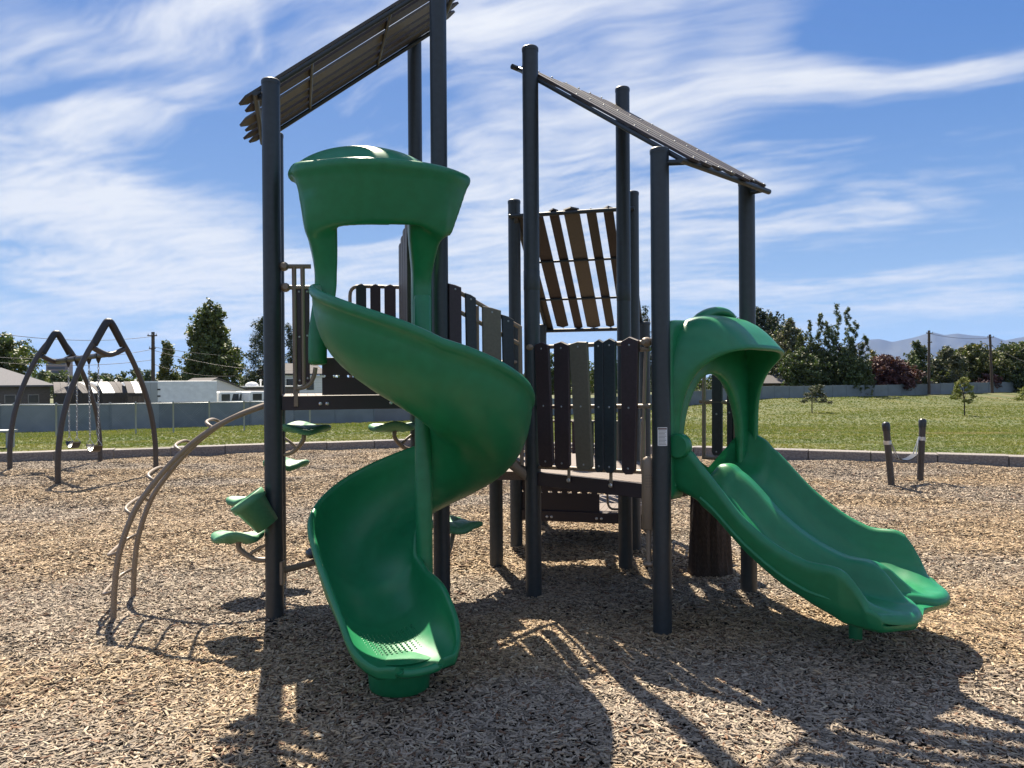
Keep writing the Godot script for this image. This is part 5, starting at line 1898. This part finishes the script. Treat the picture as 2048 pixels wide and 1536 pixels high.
func make_yard() -> void:
	var stucco := grain(mat(0.16, 0.135, 0.12, 0.9), 0.04, Color(0.75, 0.75, 0.75), Color(1, 1, 1), 0.3, 0.0, 81)
	var shingle := grain(mat(0.175, 0.175, 0.19, 0.9), 0.08, Color(0.7, 0.7, 0.7), Color(1, 1, 1), 0.6, 2.0, 82)
	var dark_roof := grain(mat(0.14, 0.13, 0.13, 0.9), 0.05, Color(0.6, 0.6, 0.6), Color(1, 1, 1), 0.4, 0.0, 83)
	# house with a hipped roof
	var a := at(-120, 770, 56.0); a.y = -0.95
	var b := at(100, 770, 60.0); b.y = -0.95
	var H := thing("house", a, "low house with pale shingled hip roof and dim brown walls beyond the grey wall", "house")
	var s := begin()
	var xf := frame_of(a, b, false)
	var L := a.distance_to(b)
	if xf.basis.z.z > 0: xf.basis.z = -xf.basis.z
	box(s, Transform3D(xf.basis, xf * Vector3(L / 2, 1.25, 3.5)), Vector3(L, 2.7, 7.0), 0.02)
	put("wall", s, stucco, H)
	gable(H, shingle, a, b, xf.basis.z * 7.0, 2.6, 4.0, 0.35, 3.4)
	for u in [0.30, 0.62, 0.84]:
		s = begin()
		box(s, Transform3D(xf.basis, xf * Vector3(L * u, 1.65, -0.02)), Vector3(0.75, 0.7, 0.06), 0.01)
		var wnd := put("window", s, mat(0.26, 0.24, 0.22, 0.7), H)
		s = begin()
		box(s, Transform3D(xf.basis, xf * Vector3(L * u, 1.65, -0.05)), Vector3(0.62, 0.58, 0.02))
		put("pane", s, M.glass, wnd)
	# carports with patched roofs, side by side
	var white_tarp := grain(mat(0.62, 0.61, 0.58, 0.6), 0.04, Color(0.8, 0.8, 0.8), Color(1, 1, 1), 0.4, 0.0, 84)
	var plank := grain(mat(0.10, 0.085, 0.075, 0.9), 0.05, Color(0.6, 0.6, 0.6), Color(1, 1, 1), 0.5, 0.0, 85)
	var ports := [[108, 165, 58.0, "carport with a plain dark patched roof next to the low house", [0, 0, 0, 0]], [165, 205, 57.0, "carport with grey roof and one bright white sheet", [0, 0, 1, 0]], [205, 255, 57.0, "carport with two pale tarps on its grey roof", [1, 1, 0, 0]], [255, 312, 56.0, "carport with white sheets beside the white box trailer", [0, 1, 0, 0]]]
	for p in ports:
		var pa := at(p[0], 770, p[2]); pa.y = -0.95
		var pb := at(p[1], 770, p[2] + 1.0); pb.y = -0.95
		var C := thing("carport", pa, p[3], "carport", "patched carports beyond the wall")
		var f := frame_of(pa, pb, false)
		if f.basis.z.z > 0: f.basis.z = -f.basis.z
		var LL := pa.distance_to(pb)
		var sh: Array = p[4]
		for k in 4:
			s = begin()
			var x0 := LL * k / 4.0 + 0.01
			var x1 := LL * (k + 1) / 4.0 - 0.01
			var rings := []
			for j in 7:
				var q := j / 6.0
				var hh := 2.05 + 0.85 * sin(q * PI * 0.55)
				rings.append(PackedVector3Array([f * Vector3(x0, hh, q * 4.0), f * Vector3(x1, hh, q * 4.0), f * Vector3(x1, hh + 0.05, q * 4.0), f * Vector3(x0, hh + 0.05, q * 4.0)]))
			loft(s, rings, true, true)
			put("roof_sheet", s, white_tarp if sh[k] == 1 else dark_roof, C)
		for k in int(LL / 0.32):
			s = begin()
			box(s, Transform3D(f.basis, f * Vector3(0.16 + 0.32 * k, 0.85, 0.1)), Vector3(0.29, 2.0, 0.04), 0.004)
			put("plank", s, plank, C)
		for k in 3:
			s = begin()
			tube(s, [f * Vector3(LL * k / 2.0, -0.1, 0.2), f * Vector3(LL * k / 2.0, 2.1, 0.2)], 0.05, 6)
			put("post", s, plank, C)
	# mobile homes behind with white roofs and vents
	for p in [[112, 300, 78.0, 2.66, "long mobile home with white roof and round vents behind the carports", 4], [495, 600, 70.0, 2.5, "mobile home with a white roof cowl behind the white vans", 2]]:
		var pa := at(p[0], 770, p[2]); pa.y = -0.95
		var pb := at(p[1], 770, p[2] + 3.0); pb.y = -0.95
		var C := thing("mobile_home", pa, p[4], "mobile home")
		var f := frame_of(pa, pb, false)
		if f.basis.z.z > 0: f.basis.z = -f.basis.z
		var LL := pa.distance_to(pb)
		s = begin()
		box(s, Transform3D(f.basis, f * Vector3(LL / 2, p[3] / 2 - 0.1, 1.8)), Vector3(LL, p[3], 3.4), 0.03)
		put("wall", s, stucco if p[5] == 2 else plank, C)
		s = begin()
		box(s, Transform3D(f.basis, f * Vector3(LL / 2, p[3] - 0.06, 1.8)), Vector3(LL + 0.3, 0.10, 3.8), 0.02)
		put("roof", s, M.white, C)
		for k in p[5]:
			s = begin()
			var vx: float = LL * (0.16 + 0.72 * k / float(p[5]) + 0.05 * sin(k * 3.0))
			ball(s, f * Vector3(vx, p[3] + 0.05, 1.2), 0.42, 8, Vector3(1.5, 0.8, 1.0))
			put("roof_cowl", s, M.white, C)
			s = begin()
			lathe(s, Transform3D(f.basis, f * Vector3(vx + 0.9, p[3], 1.4)), [Vector2(0.07, -0.05), Vector2(0.07, 0.45), Vector2(0.15, 0.47), Vector2(0.12, 0.6), Vector2(0.02, 0.63)], 10)
			put("vent_pipe", s, M.white, C)
	# white box trailer
	a = at(316, 770, 52.0); a.y = -0.95
	b = at(434, 770, 55.0); b.y = -0.95
	var pale := grain(mat(0.80, 0.81, 0.80, 0.55), 0.02, Color(0.88, 0.88, 0.88), Color(1, 1, 1), 0.2, 0.0, 86)
	var Tn := thing("box_trailer", a, "plain white box trailer parked beyond the grey wall", "trailer")
	xf = frame_of(a, b, false)
	if xf.basis.z.z > 0: xf.basis.z = -xf.basis.z
	L = a.distance_to(b)
	s = begin()
	box(s, Transform3D(xf.basis, xf * Vector3(L / 2, 1.78, 1.15)), Vector3(L, 2.3, 2.3), 0.03)
	put("box", s, pale, Tn)
	for k in 2:
		s = begin()
		box(s, Transform3D(xf.basis, xf * Vector3(-0.02, 1.78, 0.6 + 1.1 * k)), Vector3(0.04, 2.1, 1.05), 0.01)
		put("rear_door", s, M.galv, Tn)
	for k in 4:
		s = begin()
		box(s, Transform3D(xf.basis, xf * Vector3(0.05, 1.0 + 0.45 * k, -0.015)), Vector3(0.20, 0.10, 0.03), 0.005)
		put("hinge", s, M.black, Tn)
	for k in [0.22, 0.30]:
		s = begin()
		tube(s, [xf * Vector3(L * k, 0.40, 0.0), xf * Vector3(L * k, 0.40, 0.25)], 0.45, 20)
		put("wheel", s, M.black, Tn)
	# white gabled shed behind the trailer
	a = at(398, 770, 62.0); a.y = -0.95
	b = at(520, 770, 66.0); b.y = -0.95
	Tn = thing("white_shed", a, "white shed with a long sloping roof behind the white trailer", "shed")
	xf = frame_of(a, b, false)
	if xf.basis.z.z > 0: xf.basis.z = -xf.basis.z
	L = a.distance_to(b)
	s = begin()
	prism(s, PackedVector2Array([Vector2(0, 0), Vector2(L, 0), Vector2(L, 1.7), Vector2(L * 0.62, 2.5), Vector2(L * 0.28, 3.1), Vector2(0, 2.5)]), Transform3D(xf.basis, a), 4.0, 0.01)
	put("wall", s, mat(0.50, 0.51, 0.51, 0.7), Tn)
	s = begin()
	var rr := []
	for q in [[-0.2, 2.42], [L * 0.28, 3.14], [L + 0.2, 1.62]]:
		rr.append(PackedVector3Array([xf * Vector3(q[0], q[1], -0.2), xf * Vector3(q[0], q[1], 4.2), xf * Vector3(q[0], q[1] + 0.09, 4.2), xf * Vector3(q[0], q[1] + 0.09, -0.2)]))
	loft(s, rr, true, true)
	put("roof", s, dark_roof, Tn)
	# two white vans
	for p in [[436, 494, 56.0, "white van with a dark hood edge parked nose out behind the wall", 0.95], [498, 560, 57.5, "white van partly hidden by the tall front post", 0.9]]:
		a = at(p[0], 770, p[2]); a.y = -0.92
		b = at(p[1], 770, p[2] + 2.5); b.y = -0.92
		var V := thing("white_van", a, p[3], "van", "white vans behind the wall")
		xf = frame_of(a, b, false)
		if xf.basis.z.z > 0: xf.basis.z = -xf.basis.z
		L = a.distance_to(b) * 1.0
		s = begin()
		prism(s, PackedVector2Array([Vector2(0, 0.35), Vector2(L, 0.35), Vector2(L, 2.0), Vector2(L - 0.08, 2.08), Vector2(L * 0.10, 2.12), Vector2(L * 0.02, 2.02), Vector2(-0.02, 1.2)]), Transform3D(xf.basis, a), 1.8, 0.06)
		put("body", s, M.white, V)
		for w in [[0.10, 0.40], [0.50, 0.70], [0.75, 0.93]]:
			s = begin()
			prism(s, PackedVector2Array([Vector2(L * w[0] + (0.18 if w[0] < 0.2 else 0.0) - 0.14, 1.42), Vector2(L * w[1], 1.42), Vector2(L * w[1], 1.92), Vector2(L * w[0] + 0.04, 1.92)]), Transform3D(xf.basis, xf * Vector3(0, 0, -0.012)), 0.02)
			put("window", s, M.glass, V)
		for w in [0.18, 0.80]:
			s = begin()
			tube(s, [xf * Vector3(L * w, 0.34, -0.02), xf * Vector3(L * w, 0.34, 0.22)], 0.34, 18)
			var tyre := put("wheel", s, M.black, V)
			s = begin()
			tube(s, [xf * Vector3(L * w, 0.34, -0.04), xf * Vector3(L * w, 0.34, 0.0)], 0.2, 14)
			put("rim", s, M.steel, tyre)
		s = begin()
		box(s, Transform3D(xf.basis, xf * Vector3(L * 0.5, 2.14, 0.9)), Vector3(L * 0.7, 0.05, 1.2), 0.01)
		put("roof_rack", s, M.black, V)
	# white sided house behind the high deck
	a = at(560, 770, 84.0); a.y = -0.95
	b = at(650, 770, 88.0); b.y = -0.95
	H = thing("house", a, "white sided two storey house with a grey gable seen under the high deck", "house")
	xf = frame_of(a, b, false)
	if xf.basis.z.z > 0: xf.basis.z = -xf.basis.z
	L = a.distance_to(b)
	for k in 13:
		s = begin()
		box(s, Transform3D(xf.basis, xf * Vector3(L / 2, 0.14 + 0.28 * k, 2.5 + 0.01 * (k % 2))), Vector3(L, 0.27, 5.0), 0.01)
		put("siding_board", s, M.white, H)
	gable(H, dark_roof, a, b, xf.basis.z * 5.0, 3.7, 4.9, 0.3, 0.0)
	for u in [0.22, 0.66]:
		s = begin()
		box(s, Transform3D(xf.basis, xf * Vector3(L * u, 2.6, -0.02)), Vector3(0.9, 1.2, 0.06), 0.01)
		var wn := put("window", s, M.black, H)
		s = begin()
		box(s, Transform3D(xf.basis, xf * Vector3(L * u, 2.6, -0.06)), Vector3(0.75, 1.05, 0.02))
		put("pane", s, M.glass, wn)
	# low dark house beyond the far wall, by the big trees
	a = at(1480, 770, 104.0); a.y = -0.5
	b = at(1590, 770, 108.0); b.y = -0.5
	H = thing("house", a, "low house with a dark roof just showing over the far wall", "house")
	xf = frame_of(a, b, false)
	if xf.basis.z.z > 0: xf.basis.z = -xf.basis.z
	L = a.distance_to(b)
	s = begin()
	box(s, Transform3D(xf.basis, xf * Vector3(L / 2, 0.9, 2.5)), Vector3(L, 1.9, 5.0), 0.02)
	put("wall", s, stucco, H)
	gable(H, dark_roof, a, b, xf.basis.z * 5.0, 1.75, 2.9, 0.4, 0.0)
	# office block far away
	a = at(92, 770, 620.0); a.y = -1.5
	b = at(137, 770, 625.0); b.y = -1.5
	var O := thing("office_block", a, "distant blue grey office block with window bands above the low roofs", "building")
	xf = frame_of(a, b, false)
	if xf.basis.z.z > 0: xf.basis.z = -xf.basis.z
	L = a.distance_to(b)
	var top := at(110, 722, 620.0).y + 1.5
	s = begin()
	box(s, Transform3D(xf.basis, xf * Vector3(L / 2, top / 2, 8)), Vector3(L, top, 16.0), 0.2)
	put("wall", s, mat(0.20, 0.17, 0.18, 0.8), O)
	for k in 5:
		s = begin()
		box(s, Transform3D(xf.basis, xf * Vector3(L * 0.46, top - 2.2 - 3.4 * k, -0.1)), Vector3(L * 0.78, 1.7, 0.3))
		put("window_band", s, mat(0.05, 0.06, 0.08, 0.45), O)
	s = begin()
	box(s, Transform3D(xf.basis, xf * Vector3(L * 0.35, top + 0.9, 8)), Vector3(L * 0.4, 1.8, 8.0), 0.1)
	put("roof_plant", s, mat(0.16, 0.15, 0.16, 0.8), O)
	# steel bin at the end of the lawn
	var bp := at(6, 890, 19.0)
	bp.y = grass_y(bp.x, -bp.z)
	var B := thing("picnic_bench", bp, "small galvanised bench on the grass at the end of the kerb", "bench")
	s = begin()
	box(s, Transform3D(Basis(), bp + Vector3(-0.2, 0.42, 0)), Vector3(0.9, 0.05, 0.4), 0.01)
	put("seat", s, M.galv, B)
	for k in [-0.58, 0.18]:
		s = begin()
		tube(s, [bp + Vector3(k, -0.1, 0.12), bp + Vector3(k, 0.40, 0.12)], 0.03, 8)
		tube(s, [bp + Vector3(k, -0.1, -0.12), bp + Vector3(k, 0.40, -0.12)], 0.03, 8)
		put("leg", s, M.galv, B)

func make_trees() -> void:
	var deep := leaf_material(0.058, 0.086, 0.030)
	var mid := leaf_material(0.080, 0.108, 0.032)
	var light := leaf_material(0.10, 0.12, 0.034)
	var yellow := leaf_material(0.13, 0.13, 0.030)
	var grey := leaf_material(0.085, 0.10, 0.055)
	var purple := leaf_material(0.085, 0.038, 0.040)
	var fresh := leaf_material(0.16, 0.19, 0.040)
	var dark := leaf_material(0.033, 0.051, 0.026)
	var gl := "trees beyond the patched grey wall"
	var gr := "trees beyond the long far wall"
	px_tree("broad_tree", "broad green and yellow tree above the low hip roofed house", gl, -70, 92, 662, 78.0, -0.95, 0.15, mid, 26, 0.42, 1)
	px_tree("broad_tree", "tall dense rounded green tree behind the white box trailer", gl, 340, 508, 622, 84.0, -0.95, 0.08, mid, 40, 0.42, 2, 0.9)
	px_tree("poplar_tree", "slim pale green tree between the utility pole and the dense tree", gl, 308, 366, 686, 80.0, -0.95, 0.1, light, 24, 0.36, 3, 0.5)
	px_tree("spruce_tree", "dark ragged conifer beside the tall front post", gl, 476, 570, 636, 78.0, -0.95, 0.05, dark, 26, 0.34, 4, 1.0, 2)
	px_tree("spruce_tree", "dark conifer seen between the post and the bar guard", gl, 548, 606, 652, 92.0, -0.95, 0.05, dark, 22, 0.36, 5, 1.0, 2)
	px_tree("broad_tree", "small dark tree above the wall behind the leaf steps", gl, 740, 836, 772, 66.0, -0.95, 0.3, deep, 12, 0.26, 6)
	# low far band of trees on the skyline
	var rng := RandomNumberGenerator.new()
	rng.seed = 19
	var far_labels := ["first clump of distant trees beside the office block", "hazy low tree under the office block", "round distant tree past the office block", "flat distant tree above the carports", "distant tree over the middle carport roofs", "broad distant tree above the white vents", "pale distant tree between swing arch and pole", "distant yellowish tree beside the utility pole", "distant tree right behind the utility pole foot"]
	var fx := [86, 112, 140, 165, 190, 216, 244, 272, 296]
	for i in fx.size():
		px_tree("distant_tree", far_labels[i].replace("right behind", "just behind"), "distant trees on the skyline", fx[i] - 22, fx[i] + 24, [742, 746, 748, 750, 746, 744, 742, 733, 742][i], 165.0 + rng.randf() * 20, -1.2, 0.05, [mid, deep, light, mid, mid, deep, mid, light, deep][i], 9, 0.75, 200 + i, 0.0, 0, 0.5)
	# far wood that closes the horizon
	var buf := PackedFloat32Array()
	for i in 15000:
		var x := rng.randf_range(-330.0, 330.0)
		var d := rng.randf_range(205.0, 235.0)
		var top := 4.6 + noise_a.get_noise_2d(x * 0.35, 7.0) * 3.4 + noise_b.get_noise_2d(x * 0.5, 3.0) * 1.6
		var h := rng.randf() * top
		var sc := rng.randf_range(0.7, 1.3)
		var bs := Basis(Vector3(rng.randfn(), rng.randfn(), rng.randfn()).normalized(), rng.randf() * TAU) * Basis.from_scale(Vector3.ONE * sc)
		var v := rng.randf_range(0.6, 1.3) * (1.0 + noise_b.get_noise_2d(x * 0.6, 20.0) * 0.6)
		buf.append_array([bs.x.x, bs.y.x, bs.z.x, x, bs.x.y, bs.y.y, bs.z.y, h - 1.6, bs.x.z, bs.y.z, bs.z.z, -d, v * 1.1, v, v, 1.0])
	var mm := MultiMesh.new()
	mm.transform_format = MultiMesh.TRANSFORM_3D
	mm.use_colors = true
	mm.mesh = clumps[0]
	mm.instance_count = buf.size() / 16
	mm.buffer = buf
	var tl := MultiMeshInstance3D.new()
	tl.multimesh = mm
	tl.material_override = mid
	tl.name = "treeline"
	add_child(tl)
	tag(tl, "distant line of low mixed trees along the horizon", "treeline", "", "stuff")
	# behind the play structure
	px_tree("broad_tree", "dark tree visible between the guard boards of the middle deck", gr, 1080, 1160, 690, 96.0, -0.6, 0.1, deep, 16, 0.42, 7)
	px_tree("broad_tree", "dark green tree behind the stairs between the towers", gr, 905, 1010, 700, 98.0, -0.7, 0.1, deep, 18, 0.42, 77)
	px_tree("pine_tree", "tall pine whose tip shows beside the front post of the middle deck", gr, 1262, 1318, 617, 105.0, -0.5, 0.1, dark, 20, 0.36, 8, 0.8, 2)
	px_tree("broad_tree", "tree low behind the middle deck and its boards", gr, 1170, 1260, 705, 99.0, -0.6, 0.1, mid, 16, 0.42, 78)
	# right hand group
	px_tree("oak_tree", "dark open oak rising behind the yellowing tree", gr, 1446, 1596, 606, 128.0, -0.4, 0.15, dark, 34, 0.5, 9, 0.0, 0, 0.5)
	px_tree("broad_tree", "yellowing bushy tree next to the double slide hood", gr, 1532, 1632, 634, 110.0, -0.4, 0.02, grey, 34, 0.45, 10, 0.0, 0, 0.8)
	px_spires("maple_tree", "tall feathery green tree with several pointed tops behind the far wall", gr, 98.5, [[1600, 664, 44], [1618, 640, 40], [1641, 622, 42], [1654, 640, 36], [1630, 680, 90]], mid, 11, 0.95)
	px_spires("maple_tree", "tallest many pointed dark green tree behind the far wall", gr, 97.5, [[1676, 606, 40], [1696, 614, 38], [1712, 640, 40], [1730, 668, 40], [1662, 650, 50], [1695, 690, 100]], deep, 12, 1.15)
	px_tree("maple_tree", "dense dark lower tree in front of the pointed tall trees", gr, 1556, 1660, 690, 97.0, -0.4, -0.05, deep, 34, 0.34, 13)
	px_tree("maple_tree", "dense dark spreading tree between the pointed trees and the plum", gr, 1640, 1748, 698, 97.0, -0.4, -0.05, deep, 34, 0.34, 113)
	px_tree("plum_tree", "purple leaved plum tree over the far wall", gr, 1722, 1828, 702, 101.0, -0.4, -0.02, purple, 34, 0.38, 14, 0.0, 0, 0.9)
	px_tree("young_tree", "yellow green small tree peeping over the purple plum", gr, 1732, 1762, 696, 112.0, -0.4, 0.2, yellow, 9, 0.4, 15)
	px_tree("broad_tree", "round dark green tree beside the brown utility pole", gr, 1800, 1872, 680, 104.0, -0.4, 0.0, deep, 30, 0.36, 16)
	px_tree("willow_tree", "soft grey green tree past the brown utility pole", gr, 1850, 1936, 690, 106.0, -0.4, 0.0, grey, 32, 0.4, 17)
	px_tree("broad_tree", "broad light green tree between the two utility poles", gr, 1886, 2014, 680, 112.0, -0.4, 0.0, light, 40, 0.42, 18, 0.0, 0, 0.75, 0.8)
	px_tree("plum_shrub", "low dull purple shrub at the foot of the leaning pole", gr, 1946, 2000, 744, 108.0, -0.2, 0.0, purple, 12, 0.36, 19, 0.0, 0, 0.6, 0.9)
	px_tree("cedar_tree", "wide dark flat topped tree past the leaning pole", gr, 1970, 2120, 674, 112.0, -0.2, 0.0, mid, 44, 0.45, 20, 0.0, 0, 0.7, 0.85)
	px_tree("broad_tree", "small dark bush under the wide flat topped tree", gr, 2010, 2080, 735, 109.0, -0.2, 0.0, deep, 12, 0.36, 21)
	px_tree("flowering_shrub", "pale flowering shrub by the brown utility pole", gr, 1840, 1868, 748, 103.0, -0.3, 0.0, leaf_material(0.35, 0.31, 0.24), 8, 0.28, 22)
	# young trees on the field
	sapling("thin young tree with sparse brownish crown on the field", 1624, 826, 1606, 1668, 770, grey, 23, 0.9)
	sapling("bright green young tree with layered crown on the field", 1929, 832, 1900, 1954, 755, fresh, 24, 1.0)
	sapling("bright young tree cut off by the picture edge near the bank path", 2054, 822, 2030, 2090, 770, fresh, 25, 1.0)
# slender tree of thin layered sprays, base found on the field
func sapling(label: String, bx: float, by: float, x0: float, x1: float, top: float, lm: Material, seed_: int, tone: float) -> void:
	var t := on_level(bx, by, -1.12)
	var d := -t.z
	var base := Vector3(t.x, grass_y(t.x, d), t.z)
	var H := at(bx, top, d).y - base.y
	var cxm := at((x0 + x1) / 2, by, d).x - base.x
	var w := (x1 - x0) / 1536.0 * d
	var rng := RandomNumberGenerator.new()
	rng.seed = seed_
	var blobs := []
	for i in 26:
		var f := (i + 0.5) / 26.0
		var h := lerpf(H * 0.36, H * 0.98, f)
		var r := w * 0.5 * (1.0 - 0.75 * f) * rng.randf_range(0.5, 1.0)
		var a := rng.randf() * TAU
		blobs.append([cos(a) * r + cxm * (0.4 + f * 0.3), h, sin(a) * r, w * rng.randf_range(0.10, 0.16), w * rng.randf_range(0.035, 0.07)])
	tree("young_tree", label, "young trees on the field", base, H * 0.9, 0.045, blobs, lm, 0.55, 0.11, 0, seed_ + 500, tone)

func make_poles() -> void:
	var tops := []
	var spec := [[306, 664, 72.0, -0.95, "brown wooden utility pole behind the carports", 0.0], [1858, 661, 100.0, -0.4, "tall brown utility pole against the blue mountains", 0.0], [1985, 669, 104.0, -0.2, "slightly leaning utility pole with insulators near the bank", -0.35]]
	for p in spec:
		var b := at(p[0], 770, p[2]); b.y = p[3]
		var t := at(p[0], p[1], p[2])
		t.x += p[5]
		var P := thing("utility_pole", b, p[4], "utility pole", "wooden utility poles")
		var s := begin()
		tube(s, [b - Vector3(0, 0.5, 0), t], [0.19, 0.15], 10)
		put("pole", s, M.wood_pole, P)
		for k in 2:
			s = begin()
			var y := t - Vector3(0, 0.35 + 1.2 * k, 0)
			box(s, Transform3D(Basis(), y + Vector3(0, 0, 0.16)), Vector3(0.9 if k == 0 else 0.6, 0.10, 0.10), 0.01)
			put("cross_arm", s, M.wood_pole, P)
			for e in [-0.38, 0.0, 0.38]:
				if k == 1 and e == 0.0: continue
				s = begin()
				lathe(s, Transform3D(Basis(), y + Vector3(e * (1.0 if k == 0 else 0.65), 0.05, 0.16)), [Vector2(0.035, 0.0), Vector2(0.05, 0.06), Vector2(0.03, 0.14)], 8)
				put("insulator", s, M.galv, P)
		tops.append(t)
	# wires from the pole behind the carports, and between the two far poles
	var T: Vector3 = tops[0]
	var defs := [[T - Vector3(0, 0.4, 0), at(-40, 662, 52.0), 0.5], [T - Vector3(0, 1.6, 0), at(-40, 712, 52.0), 0.5], [T - Vector3(0, 2.6, 0), at(-40, 722, 52.0), 0.4], [T - Vector3(0, 1.4, 0), at(640, 706, 96.0), 0.7], [T - Vector3(0, 1.7, 0), at(640, 738, 80.0), 0.8], [T - Vector3(0, 3.0, 0), at(470, 752, 70.0), 0.4], [tops[1] - Vector3(0, 0.4, 0), tops[2] - Vector3(0, 0.5, 0), 0.3], [tops[2] - Vector3(0, 1.4, 0), at(2110, 745, 95.0), 0.3]]
	var i := 0
	for d in defs:
		var s := begin()
		var pts := []
		for k in 17:
			var f := k / 16.0
			pts.append((d[0] as Vector3).lerp(d[1], f) - Vector3(0, d[2] * 4.0 * f * (1.0 - f), 0))
		tube(s, pts, 0.022, 5)
		var o := put("overhead_wire", s, M.black, self)
		var lb: String = ["top wire from the brown pole behind the carports passing over the swing arches", "second wire from the carport pole crossing just under the swing frame top", "lowest wire from the carport pole passing low behind the swings", "wire from the carport pole running across the tall dense tree", "lower wire from the carport pole sloping past the dense tree", "short sagging wire dropping from the carport pole towards the white shed", "wire strung between the two utility poles before the mountains", "guy wire sloping down from the leaning utility pole"][i]
		tag(o, lb, "wire", "overhead wires")
		i += 1
